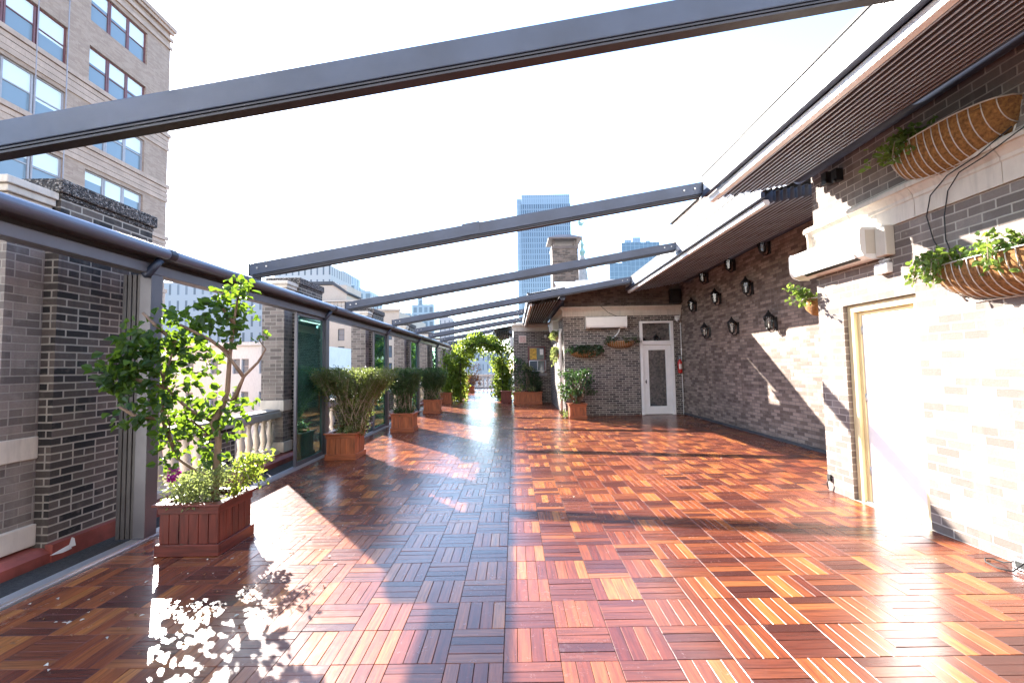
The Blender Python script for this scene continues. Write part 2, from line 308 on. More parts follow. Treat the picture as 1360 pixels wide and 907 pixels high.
# ------------------------------------------------------------------ mesh helpers
class MB:
    def __init__(s): s.v = []; s.f = []; s.uv = []; s.mi = []; s.sm = []
    def face(s, pts, mi=0, uv=None, smooth=False):
        b = len(s.v); s.v.extend([tuple(p) for p in pts]); s.f.append(tuple(range(b, b + len(pts))))
        if uv is None:
            a, bb, c = Vector(pts[0]), Vector(pts[1]), Vector(pts[2])
            n = (bb - a).cross(c - a); ax = max(range(3), key=lambda i: abs(n[i]))
            if ax == 0: uv = [(p[1], p[2]) for p in pts]
            elif ax == 1: uv = [(p[0], p[2]) for p in pts]
            else: uv = [(p[0], p[1]) for p in pts]
        s.uv.append(uv); s.mi.append(mi); s.sm.append(smooth)
        return s
    def box(s, x0, x1, y0, y1, z0, z1, mi=0, skip=''):
        P = [(x0,y0,z0),(x1,y0,z0),(x1,y1,z0),(x0,y1,z0),(x0,y0,z1),(x1,y0,z1),(x1,y1,z1),(x0,y1,z1)]
        b = len(s.v); s.v.extend(P)
        for k, q in (('b',(0,3,2,1)),('t',(4,5,6,7)),('f',(0,1,5,4)),('r',(1,2,6,5)),('k',(2,3,7,6)),('l',(3,0,4,7))):
            if k in skip: continue
            s.f.append(tuple(b + i for i in q))
            if k in 'bt': s.uv.append([(P[i][0], P[i][1]) for i in q])
            elif k in 'fk': s.uv.append([(P[i][0], P[i][2]) for i in q])
            else: s.uv.append([(P[i][1], P[i][2]) for i in q])
            s.mi.append(mi); s.sm.append(False)
        return s
    def prism(s, prof, axis, a0, a1, mi=0, closed=True, caps=True, smooth=False):
        """prof: list of 2-D points in the plane across `axis` (x: (y,z), y: (x,z), z: (x,y))"""
        def P(p, a):
            return {'x': (a, p[0], p[1]), 'y': (p[0], a, p[1]), 'z': (p[0], p[1], a)}[axis]
        n = len(prof); b = len(s.v)
        s.v.extend([P(p, a0) for p in prof] + [P(p, a1) for p in prof])
        L = 0.0
        for i in range(n if closed else n - 1):
            j = (i + 1) % n; d = math.dist(prof[i], prof[j])
            s.f.append((b + i, b + j, b + n + j, b + n + i)); s.uv.append([(a0, L), (a0, L + d), (a1, L + d), (a1, L)]); L += d
            s.mi.append(mi); s.sm.append(smooth)
        if caps and closed:
            s.f.append(tuple(b + i for i in range(n))); s.uv.append(list(prof)); s.mi.append(mi); s.sm.append(False)
            s.f.append(tuple(b + n + i for i in reversed(range(n)))); s.uv.append([prof[i] for i in reversed(range(n))]); s.mi.append(mi); s.sm.append(False)
        return s
    def tube(s, pts, r, n=7, mi=0, cap=True):
        pts = [Vector(p) for p in pts]
        rs = r if isinstance(r, (list, tuple)) else [r] * len(pts)
        b = len(s.v); prev = None
        for i, p in enumerate(pts):
            t = (pts[min(i + 1, len(pts) - 1)] - pts[max(i - 1, 0)])
            t = t.normalized() if t.length > 1e-9 else Vector((0, 0, 1))
            if prev is None:
                ref = Vector((0, 0, 1)) if abs(t.z) < 0.9 else Vector((1, 0, 0))
                u = t.cross(ref).normalized()
            else:
                u = (prev - t * prev.dot(t)); u = u.normalized() if u.length > 1e-6 else t.orthogonal().normalized()
            prev = u; w = t.cross(u)
            for k in range(n):
                a = 2 * math.pi * k / n
                s.v.append(tuple(p + (u * math.cos(a) + w * math.sin(a)) * rs[i]))
        for i in range(len(pts) - 1):
            for k in range(n):
                k2 = (k + 1) % n
                s.f.append((b + i*n + k, b + i*n + k2, b + (i+1)*n + k2, b + (i+1)*n + k))
                s.uv.append([(k/n, i), (k2/n, i), (k2/n, i+1), (k/n, i+1)]); s.mi.append(mi); s.sm.append(True)
        if cap:
            s.f.append(tuple(b + k for k in reversed(range(n)))); s.uv.append([(0, 0)] * n); s.mi.append(mi); s.sm.append(False)
            e = b + (len(pts) - 1) * n
            s.f.append(tuple(e + k for k in range(n))); s.uv.append([(0, 0)] * n); s.mi.append(mi); s.sm.append(False)
        return s
    def lathe(s, prof, cx, cy, n=14, mi=0):
        b = len(s.v)
        for (r, z) in prof:
            for k in range(n):
                a = 2 * math.pi * k / n; s.v.append((cx + r * math.cos(a), cy + r * math.sin(a), z))
        for i in range(len(prof) - 1):
            for k in range(n):
                k2 = (k + 1) % n
                s.f.append((b+i*n+k, b+i*n+k2, b+(i+1)*n+k2, b+(i+1)*n+k)); s.uv.append([(0,0)]*4); s.mi.append(mi); s.sm.append(True)
        return s
    def leaf(s, p, d, nrm, L, W, mi=0):
        d = d.normalized(); side = d.cross(nrm)
        side = side.normalized() if side.length > 1e-6 else d.orthogonal().normalized()
        up = side.cross(d)
        b = len(s.v); f = up * (W * 0.22)
        for q in (p, p + d*L*0.35 + side*W*0.5 + f, p + d*L*0.72 + side*W*0.38 + f, p + d*L - up*W*0.15, p + d*L*0.72 - side*W*0.38 + f, p + d*L*0.35 - side*W*0.5 + f):
            s.v.append(tuple(q))
        s.f += [(b, b+1, b+2, b+3), (b, b+3, b+4, b+5)]; s.uv += [[(0,0)]*4]*2; s.mi += [mi, mi]; s.sm += [False, False]
    def build(s, name, mat, parent=None, bevel=0.0):
        o0 = parent_world(parent)
        me = bpy.data.meshes.new(name)
        me.from_pydata([(x - o0.x, y - o0.y, z - o0.z) for x, y, z in s.v], [], s.f)
        for m in (mat if isinstance(mat, list) else [mat]): me.materials.append(M[m] if isinstance(m, str) else m)
        me.polygons.foreach_set('material_index', s.mi); me.polygons.foreach_set('use_smooth', s.sm)
        uvl = me.uv_layers.new(name='UVMap'); flat = []
        for u in s.uv:
            for c in u: flat += [c[0], c[1]]
        uvl.data.foreach_set('uv', flat)
        me.update()
        o = bpy.data.objects.new(name, me); COL.objects.link(o)
        if parent is not None: o.parent = parent
        if bevel:
            w = o.modifiers.new('edge', 'BEVEL'); w.width = bevel; w.segments = 2; w.limit_method = 'ANGLE'; w.angle_limit = R(40)
        return o
def parent_world(p):
    v = Vector((0, 0, 0))
    while p is not None: v = v + p.location; p = p.parent
    return v
def thing(name, label, cat, loc=(0, 0, 0), group=None):
    o = bpy.data.objects.new(name, None); COL.objects.link(o); o.location = loc; o.empty_display_size = 0.1
    o['label'] = label; o['category'] = cat
    if group: o['group'] = group
    return o
def tag(o, label, cat, group=None):
    o['label'] = label; o['category'] = cat
    if group: o['group'] = group
    return o
def struct(name, mb, mat):
    o = mb.build(name, mat); o['kind'] = 'structure'; return o
def dup(root, loc, label=None):
    def cp(o, par):
        c = o.copy(); COL.objects.link(c)
        if par is not None: c.parent = par
        for ch in [q for q in bpy.data.objects if q.parent == o and q not in made]:
            made.append(cp(ch, c))
        return c
    made = []
    r = cp(root, None); r.location = loc
    if label: r['label'] = label
    return r
def facade(mb, fn, u0, u1, v0, v1, opens, depth, mi=0):
    """wall sheet with rectangular openings; fn(u, v, d) gives the point, d = depth into the wall"""
    us = sorted({u0, u1, *[o[0] for o in opens], *[o[1] for o in opens]}); vs = sorted({v0, v1, *[o[2] for o in opens], *[o[3] for o in opens]})
    for a, b in zip(us, us[1:]):
        for c, d in zip(vs, vs[1:]):
            if any(o[0] <= a and b <= o[1] and o[2] <= c and d <= o[3] for o in opens): continue
            mb.face([fn(a, c, 0), fn(b, c, 0), fn(b, d, 0), fn(a, d, 0)], mi, [(a, c), (b, c), (b, d), (a, d)])
    for (a, b, c, d) in opens:
        for (p, q) in (((a, c), (b, c)), ((b, c), (b, d)), ((b, d), (a, d)), ((a, d), (a, c))):
            mb.face([fn(*p, 0), fn(*q, 0), fn(*q, depth), fn(*p, depth)], mi)
def rv(s=1.0): return Vector((random.uniform(-s, s), random.uniform(-s, s), random.uniform(-s, s)))
def rdir():
    while True:
        v = rv()
        if 0.05 < v.length < 1: return v.normalized()
def leaf_cloud(mb, c, rad, n, L, W, droop=0.25, mi=0, shell=0.0):
    c = Vector(c)
    for _ in range(n):
        while True:
            q = rv()
            if shell <= q.length <= 1: break
        p = c + Vector((q.x * rad[0], q.y * rad[1], q.z * rad[2]))
        d = (rdir() + q * 0.6 + Vector((0, 0, -droop))); k = random.uniform(0.65, 1.25)
        nrm = (rdir() + Vector((0, 0, 0.9)))
        mb.leaf(p, d, nrm, L * k, W * k, mi)

# ------------------------------------------------------------------ camera (35 mm-style wide lens, eye at 1.56 m)
cam = bpy.data.cameras.new('camera'); co_ = bpy.data.objects.new('camera', cam); COL.objects.link(co_)
cam.sensor_width = 36.0; cam.lens = 590.0 / 1360.0 * 36.0; cam.clip_end = 6000; cam.clip_start = 0.05
fwd = Vector((3 / 590.0, -33.5 / 590.0, -1)).normalized()
xr = Vector((math.cos(R(1.03)), math.sin(R(1.03)), 0)); xr.z = -(xr.x * fwd.x + xr.y * fwd.y) / fwd.z; xr.normalize()
zr = xr.cross(fwd)
co_.matrix_world = Matrix.Translation((0, 0, 1.557)) @ Matrix((xr, fwd, zr)).to_4x4()
SC.camera = co_

# ------------------------------------------------------------------ light
SUN = Vector((-0.55, 0.697, 0.46)).normalized()
el = math.asin(SUN.z); az = math.atan2(SUN.x, SUN.y)
w = bpy.data.worlds.new('World'); SC.world = w; w.use_nodes = True
nt = w.node_tree
for n in list(nt.nodes): nt.nodes.remove(n)
sky = N(nt, 'ShaderNodeTexSky', sky_type='NISHITA', sun_disc=False, sun_elevation=el, sun_rotation=az, air_density=1.0, dust_density=0.3, ozone_density=2.6, altitude=50)
bg = N(nt, 'ShaderNodeBackground', ins={'Color': sky.outputs[0], 'Strength': 0.137})
wo = N(nt, 'ShaderNodeOutputWorld', ins={'Surface': bg.outputs[0]})
sl = bpy.data.lights.new('sun', 'SUN'); sl.energy = 4.8; sl.angle = R(0.53); sl.color = (1.0, 0.94, 0.86)
so = bpy.data.objects.new('sun', sl); COL.objects.link(so); so.location = (-30, 40, 40)
so.rotation_euler = SUN.to_track_quat('Z', 'Y').to_euler()
SC.view_settings.view_transform = 'Standard'; SC.view_settings.look = 'None'; SC.view_settings.exposure = 2.78; SC.view_settings.gamma = 1.0
SC.render.engine = 'CYCLES'
SC.cycles.use_denoising = True
SC.cycles.max_bounces = 8; SC.cycles.transparent_max_bounces = 16; SC.cycles.sample_clamp_indirect = 8.0
SC.cycles.caustics_reflective = False; SC.cycles.caustics_refractive = False

# ------------------------------------------------------------------ ground, slab, deck
g = MB(); g.face([(-3000, -3000, -42), (3000, -3000, -42), (3000, 3000, -42), (-3000, 3000, -42)]); struct('ground', g, 'street')
g = MB(); g.box(-4.9, 9, -9.5, 34.2, -41.9, -0.045); struct('terrace_slab', g, 'slab')
X0 = -0.085 - 0.3048 * 11; Y0 = 2.44 - 0.3048 * 13; S = 0.3048
g = MB(); g.box(-3.44, 6.0, -8.9, 33.4, -0.040, -0.009); struct('deck_base', g, 'deck_gap')
g = MB(); g.box(-3.96, -3.445, -8.9, 33.4, -0.040, -0.022); struct('gutter_channel', g, 'black_gravel')
def deck():
    v, f, mi = [], [], []
    gap = 0.0030; bv = 0.0014
    def slat(x0, x1, y0, y1, m):
        z = random.gauss(0, 0.0007); tx, ty = random.gauss(0, 0.0035), random.gauss(0, 0.0035)
        cx, cy = (x0 + x1) / 2, (y0 + y1) / 2
        b = len(v)
        for zz, k in ((-0.014, 0), (z - bv, 0), (z, bv)):
            for (x, y) in ((x0 + k, y0 + k), (x1 - k, y0 + k), (x1 - k, y1 - k), (x0 + k, y1 - k)):
                v.append((x, y, zz + ((x - cx) * tx + (y - cy) * ty if zz > -0.01 else 0)))
        for r in (0, 4):
            for i in range(4):
                j = (i + 1) % 4; f.append((b + r + i, b + r + j, b + r + 4 + j, b + r + 4 + i)); mi.append(m)
        f.append((b + 8, b + 9, b + 10, b + 11)); mi.append(m)
    for i in range(0, 30):
        for j in range(-22, 117):
            x = X0 + i * S; y = Y0 + j * S
            if x + S > 5.3 and y < 20 and x > 5.2: continue
            if x > 3.75 and y < 5.1: continue
            if x > 1.75 and y > 13.75: continue
            if x > 0.1 and y > 19.15: continue
            along = ((i + j) % 2 == 0)
            if random.random() < 0.07: along = not along
            if (i, j) == (11, 16): along = True
            x1 = min(x + S, 5.25 if y > 5 else 3.79); y1 = y + S
            for k in range(4):
                q = S / 4
                if along:
                    a, bb = x + k * q + gap / 2, x + (k + 1) * q - gap / 2
                    if a > x1: continue
                    slat(a, min(bb, x1), y + gap / 2, y1 - gap / 2, 0)
                else:
                    slat(x + gap / 2, x1 - gap / 2, y + k * q + gap / 2, y + (k + 1) * q - gap / 2, 1)
    me = bpy.data.meshes.new('deck'); me.from_pydata(v, [], f); me.materials.append(M['deck_len']); me.materials.append(M['deck_cross'])
    me.polygons.foreach_set('material_index', mi); me.update()
    o = bpy.data.objects.new('deck', me); COL.objects.link(o); o['kind'] = 'structure'
deck()

# ------------------------------------------------------------------ left side: piers, kerb, balustrades, glass screen
PY = [-0.53 + 4.38 * k for k in range(8)]
PLAB = {1: 'dark brick parapet pier with limestone cap right behind the small tree planter, nearest in view',
        2: 'brick parapet pier behind the first tinted sliding glass panel and the wide fan-shaped shrub',
        3: 'brick parapet pier second after the white balusters, behind the third post of the screen',
        4: 'brick parapet pier in the middle of the row, beside the round clipped shrub',
        5: 'small far brick parapet pier just before the vine arch', 6: 'farthest brick parapet pier beside the vine arch',
        7: 'brick parapet pier beyond the vine arch at the end of the row', 0: 'brick parapet pier beside the camera position before the first bay'}
def pier(y):
    t = thing('brick_pier', 'x', 'brick pier', (-4.3, y, 0), 'brick piers along the parapet')
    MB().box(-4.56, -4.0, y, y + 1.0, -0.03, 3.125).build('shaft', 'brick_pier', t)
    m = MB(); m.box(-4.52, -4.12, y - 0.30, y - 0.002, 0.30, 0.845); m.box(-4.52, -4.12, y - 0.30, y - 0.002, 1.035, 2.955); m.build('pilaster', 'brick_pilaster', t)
    m = MB(); m.box(-4.535, -4.105, y - 0.315, y - 0.003, 0.845, 1.035); m.build('stone_band', 'limestone', t, 0.008)
    m = MB(); m.box(-4.55, -4.09, y - 0.33, y - 0.003, 0.12, 0.30); m.build('stone_base', 'limestone', t, 0.01)
    m = MB()
    for d, z0, z1 in ((0.03, 2.955, 3.0), (0.055, 3.0, 3.04), (0.085, 3.04, 3.10), (0.11, 3.10, 3.165)):
        m.box(-4.52 - d, -4.12 + d, y - 0.30 - d, y - 0.004, z0, z1)
    m.build('cornice_cap', 'limestone', t, 0.008)
    m = MB(); m.box(-4.62, -3.965, y - 0.035, y + 1.03, 3.17, 3.295); m.box(-4.57, -3.99, y + 0.0, y + 1.01, 3.125, 3.17); m.build('coping', 'aggregate', t, 0.015)
    return t
for k, y in enumerate(PY):
    t = pier(y); t['label'] = PLAB[k]
m = MB()
for k, y in enumerate(PY[1:]):
    m.box(-3.998, -3.93, y - 0.02, y + 1.02, -0.03, 0.125)
m.prism([(-4.18, -0.03), (-3.95, -0.03), (-3.95, 0.06), (-4.02, 0.10), (-4.18, 0.10)], 'y', -8.9, 3.83, 0)
for k in range(1, 7): m.prism([(-4.18, -0.03), (-3.95, -0.03), (-3.95, 0.06), (-4.02, 0.10), (-4.18, 0.10)], 'y', PY[k] + 1.03, PY[k + 1] - 0.03, 0)
tag(m.build('waterproof_kerb', 'red_coat'), 'low dark red waterproofed kerb along the foot of the brick piers', 'kerb')
# scrap of torn white membrane at the foot of the first pier
m = MB(); m.face([(-3.922, 3.80, 0.045), (-3.915, 3.90, 0.03), (-3.915, 3.98, 0.035), (-3.92, 3.97, 0.075), (-3.922, 3.88, 0.06)]); m.face([(-3.92, 3.955, 0.05), (-3.91, 4.01, 0.05), (-3.92, 4.005, 0.115), (-3.922, 3.985, 0.13)])
s = m.build('membrane_scrap', 'white_wall'); tag(s, 'torn white scrap of membrane on the red kerb', 'scrap')
md = s.modifiers.new('t', 'SOLIDIFY'); md.thickness = 0.004

def baluster_prof():
    return [(0.045, 0.17), (0.058, 0.20), (0.058, 0.23), (0.035, 0.25), (0.045, 0.28), (0.068, 0.36), (0.062, 0.42), (0.038, 0.55), (0.030, 0.62), (0.036, 0.645), (0.036, 0.66), (0.052, 0.69), (0.052, 0.73)]
BL = {0: 'cream stone balustrade in the nearest bay, behind the small tree', 1: 'cream stone balustrade in the second bay, behind the wide fan-shaped shrub', 2: 'cream stone balustrade in the third bay, behind the square dark shrub',
      3: 'cream stone balustrade in the fourth bay, beyond the round clipped shrub', 4: 'cream stone balustrade of the far bay before the vine arch'}
for k in range(0, 5):
    ya, yb = PY[k + 1] + 1.0, PY[k + 2] - 0.30
    t = thing('balustrade', BL[k], 'balustrade', (-4.3, ya, 0), 'balustrades between the piers')
    mid = (ya + yb) / 2 + 0.05
    m = MB(); m.box(-4.40, -4.20, mid - 0.26, mid + 0.26, 0.17, 0.735); m.build('pedestal', 'brick_pier', t)
    m = MB(); m.box(-4.46, -4.14, ya, yb, 0.735, 0.84); m.box(-4.43, -4.17, ya, yb, 0.84, 0.875); m.build('rail', 'grey_stone', t, 0.01)
    m = MB(); m.box(-4.44, -4.16, ya, yb, -0.03, 0.168); m.build('plinth', 'limestone', t, 0.01)
    first = None
    for side in (0, 1):
        a, b = ((ya, mid - 0.26), (mid + 0.26, yb))[side]
        n = 6
        for i in range(n):
            y = a + (b - a) * (i + 0.5) / n
            if first is None:
                m = MB(); m.lathe(baluster_prof(), -4.3, y, 14); m.box(-4.36, -4.24, y - 0.06, y + 0.06, 0.1685, 0.205); m.box(-4.36, -4.24, y - 0.06, y + 0.06, 0.70, 0.7345)
                first = m.build('baluster', 'limestone', t); y_first = y
            else:
                c = first.copy(); COL.objects.link(c); c.parent = t; c.location = (0, y - y_first, 0)

PO = [4.25, 8.2, 12.15, 16.1, 20.05, 24.0]
m = MB(); m.box(-3.56, -3.455, -1.5, 24.2, -0.02, 0.012)
for x in (-3.552, -3.525, -3.498, -3.471): m.box(x - 0.006, x + 0.006, -1.5, 24.2, 0.012, 0.032)
tag(m.build('sliding_track', 'alu'), 'pale aluminium floor track of the sliding glass screen', 'track')
t = thing('gutter_rail', 'long dark grey gutter tube and header running over the glass screen', 'gutter', (-3.5, 4, 2.5))
MB().box(-3.58, -3.44, -1.5, 24.1, 2.505, 2.60).build('header', 'screen_metal', t, 0.004)
MB().box(-3.60, -3.50, -1.5, 24.1, 2.602, 2.66).build('spacer', 'pergola_dark', t)
prof = [(-3.30, 2.685), (-3.285, 2.71), (-3.30, 2.738), (-3.34, 2.75), (-3.62, 2.765), (-3.66, 2.73), (-3.62, 2.665), (-3.34, 2.645), (-3.305, 2.66)]
prof = [(-3.34 + 0.055 * math.cos(a), 2.70 + 0.055 * math.sin(a)) for a in [R(x) for x in range(-90, 91, 15)]] + [(-3.60, 2.78), (-3.66, 2.74), (-3.62, 2.665)]
MB().prism(prof, 'y', -1.5, 24.1).build('gutter_tube', 'gutter_metal', t)
for y in PO[:5]:
    m = MB(); pr = [(-3.34 + 0.060 * math.cos(a), 2.70 + 0.060 * math.sin(a)) for a in [R(x) for x in range(-120, 121, 20)]]; m.prism(pr, 'y', y - 0.03, y + 0.05); m.build('joint_collar', 'pergola_dark', t)
LPO = ['grey metal screen post beside the small tree planter', 'grey metal screen post left of the wide fan-shaped shrub', 'grey metal screen post beside the square dark shrub', 'grey metal screen post behind the round clipped shrub',
       'thin far screen post just before the vine arch', 'farthest screen post inside the vine arch greenery']
for k, y in enumerate(PO):
    t = thing('screen_post', LPO[k], 'post', (-3.5, y, 0), 'posts of the glass screen')
    m = MB(); m.box(-3.555, -3.445, y - 0.07, y + 0.07, 0.034, 2.504); m.build('shaft', 'screen_metal', t, 0.004)
    m = MB(); m.tube([(-3.49, y - 0.10, 2.49), (-3.45, y - 0.10, 2.50), (-3.40, y - 0.09, 2.57), (-3.37, y - 0.06, 2.64)], 0.035, 10); m.build('bracket', 'pergola', t)
    if k == 0:
        m = MB()
        for i in range(4): m.box(-3.73 + i * 0.043, -3.73 + i * 0.043 + 0.036, y - 0.055 + 0.004 * i, y + 0.06, 0.02, 2.504)
        m.build('ribbed_jamb', 'ribbed', t, 0.004)
LG = ['', 'green tinted sliding glass panel beside the wide fan-shaped shrub', 'green tinted sliding glass panel reflecting foliage above the square dark shrub', 'narrow green tinted sliding glass panel behind the round clipped shrub', 'small far glass panel nearest the vine arch']
for k in range(1, 5):
    y1 = PO[k] - 0.075; y0 = y1 - 1.02
    t = thing('sliding_glass_panel', LG[k], 'glass panel', (-3.5, y0, 0.03), 'stacked sliding glass panels')
    m = MB(); m.box(-3.525, -3.485, y0, y0 + 0.04, 0.034, 2.50); m.box(-3.525, -3.485, y1 - 0.04, y1, 0.034, 2.50); m.box(-3.525, -3.485, y0 + 0.04, y1 - 0.04, 2.45, 2.50); m.box(-3.525, -3.485, y0 + 0.04, y1 - 0.04, 0.034, 0.10)
    m.build('frame', 'screen_metal', t)
    for x in (-3.505,):
        MB().box(x - 0.004, x + 0.004, y0 + 0.04, y1 - 0.04, 0.10, 2.45).build('pane', 'glass', t)

# ------------------------------------------------------------------ pergola beams
def bz(x): return 2.95 + 0.1640 * (x + 3.46)
BM = [(2.48, -3.48, 2.60, 'nearest pergola beam crossing the whole top of the photo'), (5.7, -3.42, 2.50, 'second pergola beam, ending at the first folded canopy, with a joint sleeve at mid length'),
      (9.1, -3.46, 3.40, 'third pergola beam, crossing in front of the brick chimney'), (12.6, -3.46, 3.38, 'fourth pergola beam, running over the roof edge of the brick penthouse'),
      (15.5, -3.46, 0.38, 'fifth pergola beam, meeting the small canopy on the penthouse side'), (18.0, -3.46, 0.36, 'sixth pergola beam, just behind the small canopy front'),
      (20.8, -3.46, -1.0, 'seventh pergola beam, just above the vine arch'), (23.6, -3.46, -1.0, 'eighth pergola beam, behind the top of the vine arch'), (26.4, -3.46, -1.0, 'last pergola beam, farthest from the camera')]
ang = math.atan(0.1640)
def sheared(m):
    m.v = [(x, y, z + bz(x)) for x, y, z in m.v]; return m
for y, xa, xb, lab in BM:
    t = thing('pergola_beam', lab, 'beam', (xa, y, bz(xa)), 'sloping beams of the pergola')
    m = MB(); m.box(xa, xb, y, y + 0.085, -0.155, 0); sheared(m).build('body', 'pergola', t, 0.006)
    m = MB()
    for d, z0, z1 in ((0.014, -0.163, -0.1555), (0.002, -0.174, -0.163), (0.016, -0.182, -0.174), (0.004, -0.196, -0.182)): m.box(xa + 0.03, xb - 0.02, y + d, y + 0.080 - d, z0, z1)
    sheared(m).build('guide_track', 'pergola_dark', t)
    m = MB(); m.box(xa - 0.012, xa - 0.001, y - 0.004, y + 0.09, -0.16, 0.004); m.box(xb + 0.001, xb + 0.02, y - 0.008, y + 0.10, -0.205, 0.010); sheared(m).build('end_cap', 'pergola_dark', t)
    m = MB(); m.box(xa + 0.02, xa + 0.12, y + 0.02, y + 0.07, -0.24, -0.197); sheared(m)
    m.build('foot', 'pergola_dark', t)
    for q in range(4):
        xq = (xa + 0.10, xa + 0.22, xb - 0.10, xb - 0.24)[q]
        m = MB(); m.tube([(xq, y + 0.001, bz(xq) - 0.075), (xq, y - 0.010, bz(xq) - 0.075)], 0.013, 6); m.build('bolt', 'steel', t)
    if y == 5.7:
        m = MB(); m.box(-0.65, -0.42, y - 0.008, y + 0.094, -0.148, 0.012); sheared(m).build('joint_sleeve', 'pergola', t)

# ------------------------------------------------------------------ folded canopies
def canopy(xa, xb, y0, y1, zt, label, npl, fab, white=True, drop=0.15, rise=0.17):
    t = thing('folded_canopy', label, 'canopy', (xa, y0, zt), 'folded fabric canopies of the pergola')
    MB().box(xa, xa + 0.02, y0, y1, zt - 0.20, zt).build('fascia', 'white_metal' if white else 'pale_metal', t)
    m = MB(); m.box(xa - 0.012, xa + 0.06, y0 - 0.02, y1 + 0.03, zt + 0.001, zt + 0.03); m.build('edge_trim', 'rubber', t)
    m = MB(); m.box(xa - 0.006, xa - 0.0005, y0, y1, zt - 0.072, zt - 0.066); m.build('seam', 'pale_metal', t)
    m = MB(); m.box(xa - 0.01, xa + 0.05, y0 - 0.02, y1 + 0.02, zt - 0.275, zt - 0.201); m.build('guide_profile', 'pergola', t, 0.004)
    m = MB(); m.prism([(xa + 0.055, zt - 0.36), (xa + 0.12, zt - 0.36), (xa + 0.14, zt - 0.33), (xa + 0.12, zt - 0.285), (xa + 0.055, zt - 0.285)], 'y', y0 + 0.03, y1 - 0.02); m.build('front_bar', 'white_metal', t)
    # concertina of fabric
    px, pz = xa + 0.15, zt - 0.35
    W = xb - 0.19 - px; prof = []
    for i in range(npl):
        a = px + W * i / npl; b = px + W * (i + 1) / npl; w_ = b - a; z = pz + rise * (a - px) + 0.20
        for q in range(7):
            an = math.pi * q / 6
            prof.append((a + w_ * 0.14 + (w_ * 0.20) * (1 - math.cos(an)), z - 0.02 - (drop * (0.80 + 0.20 * math.sin(an)) if 0 < q < 6 else 0.0)))
        prof.append((b, z))
    m = MB(); nseg = 10
    for sgi in range(nseg):
        ya, yb = y0 + (y1 - y0) * sgi / nseg, y0 + (y1 - y0) * (sgi + 1) / nseg
        m.prism(prof, 'y', ya, yb, 0, closed=False, caps=False, smooth=True)
    rods = MB()  # pale rods added under the folds, standing in for their lit edges
    for i in range(npl):
        a = px + W * (i + 0.5) / npl - W / npl * 0.16; z = pz + rise * (px + W * i / npl - px) + 0.20 - 0.02 - drop - 0.004
        rods.box(a - 0.007, a + 0.007, y0 + 0.01, y1 - 0.05 + random.uniform(-.03, .02), z - 0.006, z + 0.003)
    rods.build('lit_edge_rods', 'lit_edge_tone', t)
    jit = [random.uniform(-0.035, 0.03) for _ in range(npl)]
    m.v = [(x, (y + jit[min(npl - 1, max(0, int((x - px) / W * npl)))] if abs(y - y1) < 1e-6 else y), z + 0.007 * math.sin(y * 1.7 + x * 31)) for x, y, z in m.v]
    f = m.build('pleated_fabric', fab, t); md = f.modifiers.new('cloth', 'SOLIDIFY'); md.thickness = 0.004
    m = MB(); zr_ = pz + rise * (xb - 0.09 - px) + 0.08; m.tube([(xb - 0.09, y0, zr_), (xb - 0.09, y1 - 0.1, zr_)], 0.085, 16); m.build('roller_tube', 'pergola', t)
    m = MB(); m.face([(xa + 0.02, y0, zt - 0.004), (xb, y0, zt + 0.16 * (xb - xa)), (xb, y1, zt + 0.16 * (xb - xa)), (xa + 0.02, y1, zt - 0.004)])
    c = m.build('cover_sheet', 'pale_metal', t); md = c.modifiers.new('t', 'SOLIDIFY'); md.thickness = 0.01; md.offset = 1
    return t
canopy(2.50, 3.76, -1.2, 5.66, 3.99, 'big folded grey canopy at the top right corner, over the hanging baskets', 13, 'fabric')
canopy(3.40, 5.23, 5.95, 13.3, 4.06, 'folded grey canopy over the brick wall of lanterns', 15, 'fabric', white=False)  # grey fascia variant puts this canopy's weaker sun into the colour
c3 = canopy(0.42, 1.53, 12.80, 20.4, 3.66, 'small folded canopy against the side of the penthouse', 9, 'fabric_green', white=True)
m = MB(); m.face([(0.45, 12.70, bz(0.45)), (1.58, 12.70, bz(1.58)), (1.58, 13.88, bz(1.58) + 0.32), (0.45, 13.88, bz(0.45) + 0.20)])  # added sheet hidden behind the beam, blocking sun on the lantern wall
hd = m.build('sun_baffle', 'pale_metal', c3); md = hd.modifiers.new('t', 'SOLIDIFY'); md.thickness = 0.006
canopy(-0.98, -0.06, 20.9, 27.0, 3.35, 'smallest folded canopy, dark green, behind the vine arch top', 7, 'fabric_green', white=False)

# ------------------------------------------------------------------ right: near house wall with door
t = thing('brick_house', 'near brick wall with limestone band and a doorway, brightly sunlit on the right', 'house', (3.8, 3, 0))
m = MB(); facade(m, lambda u, v, d: (3.8 + d, u, v), -9.0, 5.52, -0.03, 4.3, [(4.18, 5.11, 0.0, 2.185)], 0.22)
m.box(3.80, 7.0, 5.5201, 5.522, -0.03, 4.3); m.face([(3.8, -9, 4.3), (7, -9, 4.3), (7, 5.52, 4.3), (3.8, 5.52, 4.3)])
m.build('wall', 'brick_near', t)
m = MB(); prof = [(3.799, 2.89), (3.775, 2.89), (3.775, 3.06), (3.765, 3.07), (3.765, 3.10), (3.745, 3.13), (3.72, 3.16), (3.70, 3.165), (3.70, 3.20), (3.715, 3.225), (3.799, 3.235)]
for a, b in ((-9.0, -0.5), (-0.494, 2.2), (2.206, 3.35), (3.356, 4.10), (4.106, 4.85), (4.856, 5.58)): m.prism(prof, 'y', a, b)
m.prism([(5.5225, 2.89), (5.545, 2.89), (5.545, 3.10), (5.575, 3.16), (5.60, 3.165), (5.60, 3.2), (5.5225, 3.235)], 'x', 3.72, 4.5)
m.build('stone_band', 'limestone', t)
t = thing('door', 'plain white door in a cream frame in the sunlit brick wall', 'door', (3.8, 4.2, 0))
m = MB()
